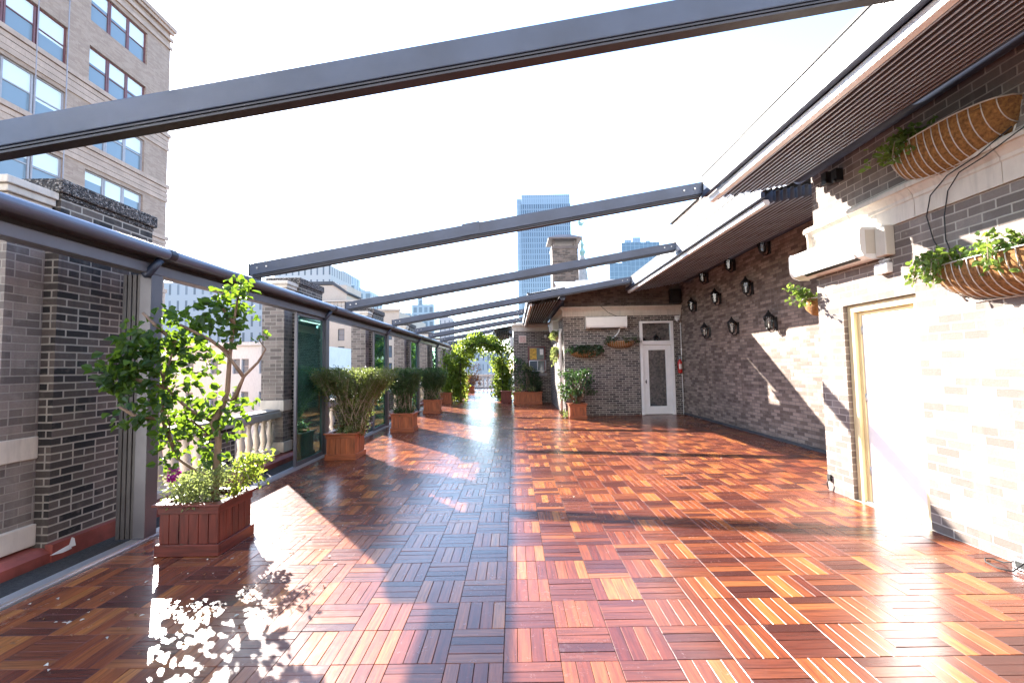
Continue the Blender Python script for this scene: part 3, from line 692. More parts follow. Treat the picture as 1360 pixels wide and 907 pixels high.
m.box(3.845, 3.99, 5.02, 5.108, 0.0, 2.18); m.box(3.845, 3.99, 4.182, 4.26, 0.0, 2.18); m.box(3.845, 3.99, 4.26, 5.02, 2.10, 2.18)
m.box(3.885, 3.985, 4.98, 5.018, 0.0, 2.10); m.box(3.885, 3.985, 4.262, 4.29, 0, 2.10); m.box(3.885, 3.985, 4.29, 4.98, 2.065, 2.098)
m.build('frame', 'cream_paint', t, 0.005)
MB().box(3.90, 3.95, 4.293, 4.977, 0.012, 2.062).build('leaf', 'white_paint', t, 0.004)
m = MB(); m.box(3.86, 3.98, 4.262, 5.016, -0.012, 0.010); m.build('threshold', 'alu', t)
for z in (0.3, 1.1, 1.85):
    m = MB(); m.tube([(3.897, 4.972, z), (3.897, 4.972, z + 0.09)], 0.008, 8); m.build('hinge', 'steel', t)

def ac_unit(label, cx, cy, cz, w, h, d, facing, arrow_side):
    """wall air conditioner; local frame: l along the wall, o outwards"""
    t = thing('air_conditioner', label, 'air conditioner', (cx, cy, cz), 'split air conditioner units on the walls')
    def T(m):
        if facing == '-x': m.v = [(cx - o, cy + l, cz + z) for l, o, z in m.v]
        else: m.v = [(cx + l, cy - o, cz + z) for l, o, z in m.v]
        return m
    pr = [(0.002, -h/2), (d*0.55, -h/2), (d*0.86, -h*0.40), (d*0.97, -h*0.25), (d, 0), (d*0.99, h*0.42), (d*0.92, h/2), (0.002, h/2)]
    m = MB(); m.prism(pr, 'x', -w/2, w/2); T(m).build('casing', 'white_plastic', t, 0.012)
    m = MB(); m.prism([(d*0.87 + 0.002, -h*0.40), (d*0.97 + 0.003, -h*0.26), (d*0.97 + 0.008, -h*0.26), (d*0.87 + 0.008, -h*0.42)], 'x', -w*0.40, w*0.33); T(m).build('louvre', 'white_plastic', t)
    m = MB(); m.prism([(d*0.66, -h*0.462), (d*0.845, -h*0.412), (d*0.845, -h*0.43), (d*0.66, -h*0.49)], 'x', -w*0.40, w*0.33); T(m).build('air_slot', 'dark_void', t)
    m = MB(); m.box(-w/2 - 0.003, -w/2 - 0.0005, 0.01, d*0.80, -h*0.36, h*0.44) if arrow_side < 0 else m.box(w/2 + 0.0005, w/2 + 0.003, 0.01, d*0.80, -h*0.36, h*0.44); T(m).build('end_panel', 'beige_plastic', t)
    return t
ac = ac_unit('white air conditioner above the white door on the near sunlit wall', 3.8, 5.08, 2.755, 1.17, 0.31, 0.235, '-x', -1)
m = MB(); m.box(3.70, 3.798, 4.36, 4.487, 2.60, 2.90); m.build('pipe_cover', 'beige_plastic', ac, 0.01)
t = thing('transformer_box', 'small white box with coiled wire under the end of the near air conditioner', 'junction box', (3.8, 4.45, 2.45))
MB().box(3.73, 3.798, 4.40, 4.56, 2.43, 2.535).build('box', 'white_plastic', t, 0.012)
m = MB(); m.tube([(3.76 + 0.012 * math.cos(a * 1.2), 4.40 + a * 0.003, 2.555 + 0.018 * math.sin(a * 1.2)) for a in range(0, 40)], 0.003, 5); m.build('coiled_wire', 'white_plastic', t)

# ------------------------------------------------------------------ far right wall with lanterns
t = thing('brick_wall', 'tall brick wall covered with black lanterns, half in the sun', 'wall', (5.26, 10, 0))
m = MB(); m.box(5.26, 6.2, 5.53, 14.4, -0.03, 6.15); m.build('body', 'brick_far', t)
m = MB(); m.box(5.20, 6.3, 5.53, 14.45, 6.151, 6.20); m.build('coping', 'rubber', t)
m = MB(); m.box(5.22, 5.259, 5.53, 13.88, -0.02, 0.05); m.build('skirting', 'roof_dark', t)
LAN = [(8.98, 3.93, 'black wall lantern at the near end of the top row'), (10.42, 3.90, 'black wall lantern second in the top row, under the canopy'), (11.88, 3.88, 'black wall lantern at the far end of the top row'),
       (9.69, 3.21, 'black wall lantern nearest in the middle row'), (11.2, 3.22, 'black wall lantern second in the middle row'), (12.7, 3.22, 'black wall lantern at the far end of the middle row by the corner'),
       (11.89, 2.42, 'black wall lantern at the far end of the bottom row, in shade'), (10.39, 2.40, 'sunlit black wall lantern at the tip of the lit triangle'), (8.88, 2.36, 'sunlit black wall lantern nearest the white air conditioner')]
def lantern(y, z):
    t = thing('wall_lantern', 'x', 'lantern', (5.26, y, z), 'black lanterns on the brick wall')
    x = 5.26; c = x - 0.15
    m = MB(); m.box(x - 0.02, x - 0.001, y - 0.045, y + 0.045, z - 0.17, z + 0.10); m.build('back_plate', 'black_iron', t, 0.004)
    m = MB(); m.tube([(x - 0.02, y, z - 0.10), (x - 0.06, y, z - 0.19), (c + 0.02, y, z - 0.20), (c, y, z - 0.15)], 0.012, 8); m.tube([(x - 0.02, y, z + 0.03), (x - 0.07, y, z + 0.10), (c + 0.04, y, z + 0.13)], 0.008, 6); m.build('arm', 'black_iron', t)
    m = MB()
    def hexa(r, zz): return [(c + r * math.cos(R(60 * i + 30)), y + r * math.sin(R(60 * i + 30)), zz) for i in range(6)]
    a, b = hexa(0.055, z - 0.13), hexa(0.092, z + 0.09)
    for p, q in zip(a, b): m.tube([p, q], 0.007, 5)
    for ring in (a, b): m.tube(ring + [ring[0]], 0.008, 5)
    m.lathe([(0.0, z - 0.19), (0.018, z - 0.18), (0.025, z - 0.16), (0.060, z - 0.14), (0.060, z - 0.128), (0.0, z - 0.128)], c, y, 6)
    m.build('cage', 'black_iron', t)
    m = MB(); a, b = hexa(0.050, z - 0.125), hexa(0.086, z + 0.088)
    for i in range(6): m.face([a[i], a[(i+1) % 6], b[(i+1) % 6], b[i]])
    m.build('pane', 'lamp_glass', t)
    m = MB(); m.lathe([(0.0, z + 0.085), (0.12, z + 0.085), (0.118, z + 0.10), (0.075, z + 0.145), (0.05, z + 0.165), (0.045, z + 0.185), (0.018, z + 0.20), (0.024, z + 0.22), (0.0, z + 0.245)], c, y, 6); m.build('cap', 'black_iron', t)
    m = MB(); m.tube([(c, y, z - 0.125), (c, y, z - 0.03)], 0.012, 8); m.lathe([(0.0, z + 0.03), (0.014, z + 0.01), (0.018, z - 0.01), (0.010, z - 0.03)], c, y, 8); m.build('bulb', 'white_plastic', t)
    return t
l0 = lantern(LAN[0][0], LAN[0][1]); l0['label'] = LAN[0][2]
for y, z, lab in LAN[1:]: dup(l0, (5.26, y, z), lab)

# ------------------------------------------------------------------ penthouse with glass door
t = thing('penthouse', 'brick penthouse with limestone cornice and a white glass door at the end of the deck', 'penthouse', (3.4, 13.9, 0))
m = MB()
facade(m, lambda u, v, d: (u, 13.9 + d, v), 1.57, 5.255, -0.03, 3.09, [(3.93, 5.0, 0.0, 2.92)], 0.16)
m.face([(1.57, 13.9, -0.03), (1.57, 32, -0.03), (1.57, 32, 3.09), (1.57, 13.9, 3.09)])
m.box(-0.02, 1.569, 19.3, 32, -0.03, 3.07)
m.build('wall', 'brick_house', t)
m = MB(); m.box(1.60, 5.256, 13.92, 14.3, 3.40, 4.20); m.box(1.60, 1.9, 14.3, 19.3, 3.40, 4.20); m.build('parapet', 'brick_old', t)
m = MB(); prof = [(13.899, 3.09), (13.875, 3.09), (13.875, 3.24), (13.85, 3.29), (13.82, 3.33), (13.80, 3.34), (13.80, 3.39), (13.899, 3.40)]
m.prism(prof, 'x', 1.53, 5.255)
m.prism([(1.569, 3.09), (1.545, 3.09), (1.545, 3.24), (1.50, 3.32), (1.48, 3.34), (1.48, 3.39), (1.569, 3.40)], 'y', 13.80, 19.0)
m.prism([(y_ + 5.4, z_) for y_, z_ in prof], 'x', -0.08, 1.50)
m.box(1.62, 5.2, 14.31, 31, 3.39, 3.40); m.box(-0.02, 1.56, 19.31, 32, 3.39, 3.46)
m.build('cornice', 'limestone', t)
m = MB(); m.box(2.2, 5.15, 14.0, 15.5, 4.201, 4.27); m.prism([(1.95, 4.201), (2.2, 4.201), (2.2, 4.27), (2.12, 4.26)], 'y', 14.0, 15.5); m.face([(1.30, 12.70, bz(1.30)), (3.39, 12.70, bz(3.39)), (3.39, 13.91, 4.205), (1.30, 13.91, 4.205)]); m.face([(3.39, 13.31, 4.13), (5.25, 13.31, 4.16), (5.25, 13.91, 4.205), (3.39, 13.91, 4.205)]); m.build('flashing_and_baffles', 'pale_metal', t)  # roof flashing plus sheets added to block stray sun on the lantern wall
t = thing('glass_door', 'white framed glass door with transom in the penthouse front', 'door', (4.46, 13.9, 0))
m = MB(); y0, y1 = 13.86, 14.0
m.box(3.94, 4.03, y0, y1, 0.0, 2.91); m.box(4.90, 4.99, y0, y1, 0.0, 2.91); m.box(4.03, 4.90, y0, y1, 2.84, 2.91); m.box(4.03, 4.90, y0, y1, 2.16, 2.29)
m.build('frame', 'white_paint', t, 0.006)
m = MB(); y0, y1 = 13.90, 13.96
m.box(4.035, 4.20, y0, y1, 0.012, 2.155); m.box(4.73, 4.895, y0, y1, 0.012, 2.155); m.box(4.20, 4.73, y0, y1, 2.0, 2.155); m.box(4.20, 4.73, y0, y1, 0.012, 0.26)
m.build('leaf', 'white_paint', t, 0.006)
MB().box(4.20, 4.73, 13.925, 13.935, 0.26, 2.0).build('door_pane', 'door_glass', t)
MB().box(4.03, 4.90, 13.925, 13.935, 2.29, 2.84).build('transom_pane', 'door_glass', t)
m = MB(); m.tube([(4.09, 13.90, 1.02), (4.09, 13.86, 1.02)], 0.022, 10); m.lathe([(0, 0), (0, 0)], 4.09, 13.86); m.tube([(4.09, 13.86, 0.96), (4.09, 13.86, 1.08)], 0.012, 8); m.build('handle', 'black_iron', t)
MB().box(4.0, 4.95, 14.02, 14.04, 0, 2.9).build('dark_interior', 'dark_void', t)

ac2 = ac_unit('white air conditioner with a drain hose on the penthouse front', 2.87, 13.9, 2.87, 1.27, 0.37, 0.24, '-y', 1)
m = MB(); m.tube([(3.30, 13.80, 2.69), (3.27, 13.80, 2.58), (3.17, 13.79, 2.46), (3.05, 13.78, 2.36), (2.98, 13.77, 2.30)], 0.020, 8); m.build('drain_hose', 'white_plastic', ac2)
m = MB(); m.tube([(2.72, 13.78, 3.40), (2.80, 13.775, 3.33), (2.95, 13.80, 3.20), (3.12, 13.83, 3.12), (3.28, 13.83, 3.06)], 0.008, 6); tag(m.build('power_cable', 'rubber'), 'thin black cable drooping over the penthouse cornice', 'cable')
t = thing('security_camera', 'small white dome camera under the cornice end by the glass door', 'camera', (5.13, 13.85, 2.95))
m = MB(); m.box(5.05, 5.20, 13.84, 13.898, 2.93, 3.06); m.build('mount', 'white_plastic', t, 0.01)
m = MB(); m.lathe([(0.0, 2.86), (0.04, 2.87), (0.062, 2.90), (0.065, 2.94), (0.05, 2.97), (0, 2.975)], 5.12, 13.80); m.build('dome', 'white_plastic', t)
m = MB(); m.tube([(5.11, 13.745, 2.90), (5.11, 13.73, 2.895)], 0.022, 10); m.build('lens', 'dark_void', t)
t = thing('loudspeaker', 'black loudspeaker hung in the top corner beside the lantern wall', 'speaker', (5.05, 13.8, 3.7))
MB().box(4.88, 5.20, 13.66, 13.86, 3.45, 3.88).build('cabinet', 'black_iron', t, 0.015)
m = MB(); m.tube([(5.04, 13.662, 3.58), (5.04, 13.650, 3.58)], 0.10, 16); m.tube([(5.04, 13.662, 3.77), (5.04, 13.650, 3.77)], 0.045, 12); m.build('driver_cone', 'rubber', t)
m = MB(); m.box(5.02, 5.07, 13.86, 13.92, 3.60, 3.72); m.build('bracket', 'black_iron', t)
t = thing('fire_extinguisher', 'red fire extinguisher hanging in the corner right of the glass door', 'fire extinguisher', (5.15, 13.8, 1.3))
m = MB(); m.lathe([(0, 1.27), (0.062, 1.275), (0.068, 1.30), (0.068, 1.60), (0.055, 1.65), (0.025, 1.68), (0.022, 1.70), (0, 1.70)], 5.13, 13.80, 18); m.build('cylinder', 'red_paint', t)
m = MB(); m.lathe([(0, 1.70), (0.035, 1.70), (0.035, 1.73), (0.02, 1.76), (0, 1.76)], 5.13, 13.80); m.prism([(13.79, 1.755), (13.66, 1.80), (13.655, 1.815), (13.80, 1.79)], 'x', 5.115, 5.145); m.build('valve_handle', 'steel', t)
m = MB(); m.tube([(5.11, 13.79, 1.73), (5.05, 13.78, 1.76), (5.025, 13.78, 1.66), (5.04, 13.78, 1.48), (5.05, 13.78, 1.42)], 0.013, 8); m.build('hose', 'rubber', t)
m = MB(); m.prism([(5.13 + 0.0695 * math.cos(R(a)), 13.80 + 0.0695 * math.sin(R(a))) for a in range(-135, -44, 15)], 'z', 1.40, 1.55, closed=False, caps=False, smooth=True); m.build('paper_label', 'white_sign', t)
m = MB(); m.box(5.10, 5.16, 13.87, 13.899, 1.45, 1.78); m.build('wall_hook', 'steel', t)
m = MB(); m.tube([(5.22, 13.875, 0.0), (5.22, 13.875, 3.09)], 0.014, 8)
for z in (0.4, 1.2, 2.0, 2.8): m.box(5.195, 5.245, 13.865, 13.898, z, z + 0.03)
tag(m.build('conduit', 'white_plastic'), 'thin white conduit running up the corner beside the fire extinguisher', 'conduit')

# chimney and its cap
t = thing('chimney', 'square brick chimney with a flat metal cap on four posts above the penthouse', 'chimney', (2.05, 17.4, 3.4))
MB().box(1.55, 2.55, 17.0, 17.9, 3.40, 6.08).build('stack', 'brick_old', t)
MB().box(1.53, 2.57, 16.98, 17.92, 6.081, 6.20).build('collar', 'cap_metal', t, 0.01)
for x in (1.60, 2.46):
    for y in (17.06, 17.78):
        MB().box(x, x + 0.05, y, y + 0.05, 6.201, 6.44).build('leg', 'cap_metal', t)
m = MB(); a = [(1.40, 16.85), (2.70, 16.85), (2.70, 18.05), (1.40, 18.05)]; b = [(1.75, 17.2), (2.35, 17.2), (2.35, 17.7), (1.75, 17.7)]
m.box(1.40, 2.70, 16.85, 18.05, 6.441, 6.50)
for i in range(4):
    j = (i + 1) % 4; m.face([(*a[i], 6.501), (*a[j], 6.501), (*b[j], 6.70), (*b[i], 6.70)])
m.face([(*q, 6.70) for q in b]); m.build('cap', 'cap_metal', t)
t = thing('roof_vent', 'small dark vent pipe at the foot of the chimney', 'vent', (2.5, 16.4, 3.4))
m = MB(); m.box(2.35, 2.55, 16.2, 16.4, 3.40, 4.62); m.box(2.31, 2.59, 16.16, 16.44, 4.621, 4.68); m.build('duct', 'pale_metal', t)

# penthouse side: pipe, window, sign, small boxes
m = MB(); m.tube([(1.50, 14.35, 0.0), (1.50, 14.35, 2.6), (1.53, 14.35, 2.75)], 0.05, 10); m.box(1.46, 1.568, 14.3, 14.4, 1.2, 1.24)
tag(m.build('downpipe', 'white_plastic'), 'white downpipe at the near corner of the penthouse side, behind the hanging baskets', 'downpipe')
ac3 = ac_unit('air conditioner high on the shaded side wall of the penthouse', 1.57, 16.0, 2.95, 1.1, 0.36, 0.24, '-x', -1)
t = thing('window', 'window with yellow poster and white sill guard in the shaded back wall', 'window', (0.98, 19.3, 1.3))
m = MB(); m.box(0.60, 0.66, 19.24, 19.298, 1.28, 2.42); m.box(1.30, 1.36, 19.24, 19.298, 1.28, 2.42); m.box(0.66, 1.30, 19.24, 19.298, 2.36, 2.42); m.box(0.66, 1.30, 19.24, 19.298, 1.80, 1.85); m.build('frame', 'maroon', t)
MB().box(0.66, 1.30, 19.27, 19.29, 1.28, 2.36).build('pane', 'pane_far', t)
MB().box(0.68, 0.98, 19.255, 19.262, 1.86, 2.34).build('yellow_poster', 'yellow_poster', t)
MB().box(1.12, 1.27, 19.255, 19.262, 2.05, 2.30).build('white_notice', 'white_paint', t)
m = MB()
for (a, b) in (((0.66, 1.36), (1.36, 1.36)), ((0.66, 1.80), (1.36, 1.80)), ((0.66, 1.36), (0.66, 1.80)), ((1.36, 1.36), (1.36, 1.80)), ((1.01, 1.36), (1.01, 1.80))): m.tube([(a[0], 19.20, a[1]), (b[0], 19.20, b[1])], 0.018, 6)
m.build('guard_rail', 'white_metal', t)
m = MB(); m.box(0.55, 1.42, 19.20, 19.299, 1.14, 1.26); m.build('sill', 'grey_stone', t)
t = thing('number_sign', 'square white sign with red number high on the dark brick corner', 'sign', (0.38, 19.27, 2.75))
MB().box(0.22, 0.54, 19.25, 19.298, 2.58, 2.90).build('board', 'white_sign', t)
m = MB(); cu = 0.02
def seg(x0, x1, z0, z1): m.box(x0, x1, 19.243, 19.2495, z0, z1)
seg(0.26, 0.275, 2.62, 2.86); seg(0.485, 0.50, 2.62, 2.86); seg(0.275, 0.485, 2.845, 2.86); seg(0.275, 0.485, 2.62, 2.635)
for ox in (0.30, 0.395):
    seg(ox, ox + 0.016, 2.66, 2.82); seg(ox + 0.05, ox + 0.066, 2.66, 2.82); seg(ox + 0.016, ox + 0.05, 2.804, 2.82); seg(ox + 0.016, ox + 0.05, 2.66, 2.676)
seg(0.316, 0.35, 2.732, 2.748)
m.build('lettering', 'sign_red', t)
t = thing('meter_box', 'small grey box on the corner left of the white number sign', 'electrical box', (-0.12, 19.5, 2.6))
m = MB(); m.box(-0.16, -0.022, 19.4, 19.65, 2.45, 2.85); m.build('case', 'pale_metal', t, 0.01)
m = MB(); m.box(-0.165, -0.161, 19.42, 19.63, 2.48, 2.82); m.build('lid', 'pale_metal', t)
t = thing('dome_lamp', 'small round lamp at the right end of the dark back wall', 'lamp', (1.35, 19.25, 2.85))
m = MB(); m.lathe([(0.0, 2.78), (0.05, 2.80), (0.065, 2.85), (0.05, 2.90), (0, 2.92)], 1.38, 19.22); m.build('globe', 'white_plastic', t)
m = MB(); m.box(1.35, 1.41, 19.24, 19.299, 2.82, 2.88); m.build('base', 'pale_metal', t)

# ------------------------------------------------------------------ hanging baskets
def basket(c, L, D, Hh, axis, label, leafmat, nleaf, spread, trail, plabel, lsize=0.055, nrib=16):
    """half-boat wire basket with coir liner against a wall. axis 'y': wall faces -x; 'x': wall faces -y"""
    t = thing('wall_basket', label, 'hanging basket', c, 'coir lined baskets on the walls')
    def T(l, o, z): return (c[0] - o, c[1] + l, c[2] + z) if axis == 'y' else (c[0] + l, c[1] - o, c[2] + z)
    def prof_at(u):  # u in -1..1 along the length: half width out, depth
        k = max(0.0, 1 - abs(u) ** 2.6) ** 0.5
        return D * (0.25 + 0.75 * k), Hh * (0.12 + 0.88 * k)
    m = MB(); nu, na = 26, 9; grid = []
    for i in range(nu + 1):
        u = -1 + 2 * i / nu; d, h = prof_at(u); row = []
        for j in range(na + 1):
            a = math.pi / 2 * j / na
            row.append(T(u * L / 2, d * math.cos(a) + 0.004, -h * math.sin(a)))
        grid.append(row)
    for i in range(nu):
        for j in range(na): m.face([grid[i][j], grid[i+1][j], grid[i+1][j+1], grid[i][j+1]], smooth=True)
    for row in (grid[0], grid[-1]): m.face([T((-1 if row is grid[0] else 1) * L / 2, 0.004, 0)] + row)
    m.build('coir_liner', 'coir', t)
    m = MB(); top = []
    for i in range(nu + 1):
        u = -1 + 2 * i / nu; d, h = prof_at(u); top.append(T(u * L / 2 * 1.005, d + 0.012, 0.004))
    m.tube([T(-L/2, 0.004, 0.004)] + top + [T(L/2, 0.004, 0.004), T(-L/2, 0.004, 0.004)], 0.006, 6)
    m.tube([T(-L/2, 0.006, -Hh * 0.1), T(-L*0.42, 0.006, -Hh * 0.75), T(-L*0.3, 0.006, -Hh * 1.03), T(L*0.3, 0.006, -Hh * 1.03), T(L*0.42, 0.006, -Hh*0.75), T(L/2, 0.006, -Hh*0.1)], 0.006, 6)
    for i in range(nrib):
        u = -0.93 + 1.86 * i / (nrib - 1); d, h = prof_at(u)
        m.tube([T(u * L / 2, (d + 0.010) * math.cos(a), -(h + 0.010) * math.sin(a)) for a in [math.pi / 2 * q / 8 for q in range(9)]], 0.0042, 5)
    m.build('wire_frame', 'wire', t)
    m = MB(); m.face([T(-L*0.44, 0.01, -0.035), T(L*0.44, 0.01, -0.035), T(L*0.40, D*0.85, -0.035), T(-L*0.40, D*0.85, -0.035)]); m.build('soil', 'soil', t)
    if nleaf:
        p = thing('trailing_plant', plabel, 'plant', T(0, D/2, 0), 'plants trailing from the wall baskets')
        m = MB(); st = MB()
        for _ in range(spread[2]):
            l0 = random.uniform(spread[0], spread[1]) * L / 2; o0 = random.uniform(0.2, 1.0) * D
            up = random.uniform(0.03, 0.16); tr = random.uniform(0.2, 1.0) * trail; drift = random.uniform(-0.18, 0.18)
            pts = [Vector(T(l0, o0, -0.02)), Vector(T(l0 + drift*0.3, o0 + 0.03, up)), Vector(T(l0 + drift*0.8, o0 + 0.08, up * 0.5)), Vector(T(l0 + drift, o0 + 0.10, -tr))]
            st.tube(pts, 0.003, 4)
            for q in range(nleaf // spread[2]):
                s_ = random.random() * 3; i = min(2, int(s_)); p0 = pts[i].lerp(pts[i+1], s_ - i) + rv(0.03)
                m.leaf(p0, rdir() + Vector((0, 0, -0.4)), rdir() + Vector((0, 0, 0.8)), lsize * random.uniform(0.6, 1.25), lsize * random.uniform(0.6, 1.0))
        m.build('leaves', leafmat, p); st.build('stems', 'bark_pale', p)
    return t
basket((3.8, 3.71, 3.50), 1.02, 0.26, 0.36, 'y', 'upper coir basket above the limestone band, top right of the photo', 'leaf_ivy', 260, (0.1, 1.0, 14), 0.14, 'sparse trailing greenery in the upper basket at top right', 0.06, 15)
basket((3.8, 3.30, 2.33), 1.15, 0.26, 0.30, 'y', 'coir basket with ivy right of the white door frame', 'leaf_ivy', 620, (-0.5, 1.05, 30), 0.16, 'bright ivy spilling from the basket right of the white door', 0.055, 17)
basket((2.21, 13.9, 2.02), 0.95, 0.24, 0.22, 'x', 'left coir basket full of dark green fern on the penthouse front', 'leaf_dark', 900, (-1, 1, 50), 0.14, 'dark fern filling the left basket on the penthouse front', 0.075, 16)
basket((3.32, 13.9, 2.30), 0.88, 0.22, 0.22, 'x', 'right coir basket under the drain hose on the penthouse front', 'leaf_dark', 200, (-1.25, 1.25, 26), 0.10, 'thin dark plants at both ends of the right penthouse basket', 0.06, 16)
basket((1.57, 14.75, 2.55), 0.62, 0.24, 0.22, 'y', 'upper small basket on the side wall of the penthouse', 'leaf_pale', 420, (-1, 1, 26), 0.12, 'pale green plant in the upper basket on the penthouse side', 0.075, 12)
basket((1.57, 14.75, 2.02), 0.62, 0.24, 0.22, 'y', 'lower small basket on the side wall of the penthouse', 'leaf_pale', 700, (-1, 1, 36), 0.42, 'pale green plant hanging low from the lower penthouse side basket', 0.075, 12)
# ivy basket on the end face of the near house, only its sprigs show past the corner
t = thing('wall_basket', 'basket on the hidden end of the near house, behind its corner', 'hanging basket', (3.95, 5.6, 2.36), 'coir lined baskets on the walls')
m = MB(); m.lathe([(0.0, 2.14), (0.10, 2.16), (0.17, 2.24), (0.20, 2.36), (0.19, 2.36), (0.16, 2.30), (0, 2.30)], 4.0, 5.76, 16); m.build('coir_liner', 'coir', t)
m = MB(); m.tube([(4.0 + 0.21 * math.cos(R(a)), 5.76 + 0.21 * math.sin(R(a)), 2.365) for a in range(0, 361, 20)], 0.006, 5); m.tube([(4.0, 5.53, 2.45), (4.0, 5.60, 2.37)], 0.008, 5); m.build('wire_frame', 'wire', t)
p = thing('trailing_plant', 'bright ivy sprigs poking out past the corner under the near air conditioner', 'plant', (3.9, 5.7, 2.36), 'plants trailing from the wall baskets')
m = MB(); st = MB()
for k in range(12):
    a = Vector((3.95 + random.uniform(-.1, .1), 5.72, 2.34)); e = Vector((random.uniform(3.50, 3.72), 5.62 + random.uniform(-0.06, 0.2), random.uniform(2.22, 2.56))); mid = (a + e) / 2 + Vector((0, 0.05, 0.08))
    st.tube([a, mid, e], 0.003, 4)
    for q in range(14):
        s_ = random.random(); p0 = (mid.lerp(e, s_) if q > 3 else a.lerp(mid, s_)) + rv(0.035)
        m.leaf(p0, rdir() + Vector((-0.3, -0.3, -0.3)), rdir() + Vector((0, -0.3, 0.8)), 0.06 * random.uniform(0.6, 1.2), 0.055 * random.uniform(0.6, 1.1))
m.build('leaves', 'leaf_ivy', p); st.build('stems', 'bark_pale', p)

# cables on the near wall, wall fittings, floor outlet
for k, (pts, lab) in enumerate(((
    [(3.70, 3.20, 3.26), (3.70, 3.45, 3.16), (3.72, 3.72, 3.12), (3.755, 3.92, 3.02), (3.765, 3.98, 2.85), (3.785, 3.95, 2.62), (3.785, 3.86, 2.44), (3.70, 3.72, 2.35)], 'black cable looping from the upper basket down to the lower ivy basket'),
    ([(3.70, 3.10, 3.22), (3.70, 3.40, 3.13), (3.72, 3.62, 3.10), (3.755, 3.76, 3.0), (3.768, 3.82, 2.80), (3.785, 3.84, 2.60), (3.785, 3.80, 2.46), (3.72, 3.66, 2.20)], 'second black cable hanging close beside the first on the near wall'))):
    m = MB(); m.tube(pts, 0.005, 6); tag(m.build('black_cable', 'rubber'), lab, 'cable', 'black cables on the near wall')
t = thing('floor_outlet', 'grey floor outlet box with cable at the foot of the near wall', 'outlet box', (3.73, 3.36, 0))
MB().box(3.68, 3.79, 3.30, 3.42, 0.001, 0.085).build('box', 'steel', t, 0.006)
MB().box(3.675, 3.6795, 3.33, 3.39, 0.02, 0.065).build('socket', 'dark_void', t)
m = MB(); m.tube([(3.68, 3.40, 0.05), (3.69, 3.48, 0.012), (3.68, 3.55, 0.009), (3.63, 3.56, 0.009), (3.57, 3.50, 0.009), (3.55, 3.40, 0.009), (3.59, 3.33, 0.012), (3.68, 3.33, 0.07)], 0.005, 6); m.build('cable_loop', 'rubber', t)
t = thing('wall_clamp', 'small dark metal clamp on the brick below the canopy roller', 'clamp', (3.75, 4.8, 3.75))
m = MB(); m.box(3.72, 3.798, 4.98, 5.06, 3.62, 3.76); m.box(3.70, 3.798, 5.12, 5.20, 3.64, 3.78); m.tube([(3.72, 5.0, 3.60), (3.70, 5.0, 3.64)], 0.015, 8); m.build('plate', 'black_iron', t)
t = thing('corner_socket', 'tiny black socket low on the corner of the near house', 'socket', (3.79, 5.45, 0.25))
m = MB(); m.box(3.775, 3.798, 5.45, 5.50, 0.12, 0.19); m.tube([(3.775, 5.475, 0.14), (3.755, 5.475, 0.09), (3.77, 5.48, 0.02)], 0.006, 6); m.build('box', 'black_iron', t)

# ------------------------------------------------------------------ planters and their plants
def planter(x0, x1, y0, y1, h, label, dark=False):
    t = thing('wooden_planter', label, 'planter', ((x0 + x1) / 2, (y0 + y1) / 2, 0), 'red cedar planters on the deck')
    v, hz = ('cedar_dark', 'cedar_dark_h') if dark else ('cedar', 'cedar_h')
    m = MB(); n = max(3, round((x1 - x0) / 0.082))
    def boards(a0, a1, mk):
        k = max(3, round((a1 - a0) / 0.082)); wd = (a1 - a0) / k
        for i in range(k): mk(a0 + i * wd + 0.002, a0 + (i + 1) * wd - 0.002, random.uniform(-0.002, 0.002))
    i0 = 0.022
    boards(x0 + i0, x1 - i0, lambda a, b, j: m.box(a, b, y0 + i0 + j, y0 + i0 + 0.02, 0.10, h - 0.09))
    boards(x0 + i0, x1 - i0, lambda a, b, j: m.box(a, b, y1 - i0 - 0.02, y1 - i0 + j, 0.10, h - 0.09))
    boards(y0 + i0 + .021, y1 - i0 - .021, lambda a, b, j: m.box(x0 + i0 + j, x0 + i0 + 0.02, a, b, 0.10, h - 0.09))
    boards(y0 + i0 + .021, y1 - i0 - .021, lambda a, b, j: m.box(x1 - i0 - 0.02, x1 - i0 + j, a, b, 0.10, h - 0.09))
    m.build('boards', v, t, 0.003)
    m = MB()
    def band(z0, z1, o):
        m.box(x0 + o, x1 - o, y0 + o, y0 + o + 0.024, z0, z1); m.box(x0 + o, x1 - o, y1 - o - 0.024, y1 - o, z0, z1)
        m.box(x0 + o, x0 + o + 0.024, y0 + o + 0.0245, y1 - o - 0.0245, z0, z1); m.box(x1 - o - 0.024, x1 - o, y0 + o + 0.0245, y1 - o - 0.0245, z0, z1)
    band(0.003, 0.10, 0.0); m.build('skirt', hz, t, 0.004)
    m = MB(); band(h - 0.09, h - 0.022, 0.012); m.build('upper_band', hz, t, 0.004)
    m = MB(); o = -0.02; wd = 0.075
    m.box(x0 + o, x1 - o, y0 + o, y0 + o + wd, h - 0.022, h); m.box(x0 + o, x1 - o, y1 - o - wd, y1 - o, h - 0.022, h); m.box(x0 + o, x0 + o + wd, y0 + o + wd + .001, y1 - o - wd - .001, h - 0.022, h); m.box(x1 - o - wd, x1 - o, y0 + o + wd + .001, y1 - o - wd - .001, h - 0.022, h)
    m.build('rim', hz, t, 0.004)
    m = MB(); m.box(x0 + 0.045, x1 - 0.045, y0 + 0.045, y1 - 0.045, h - 0.10, h - 0.04); m.build('soil', 'soil', t)
    return t
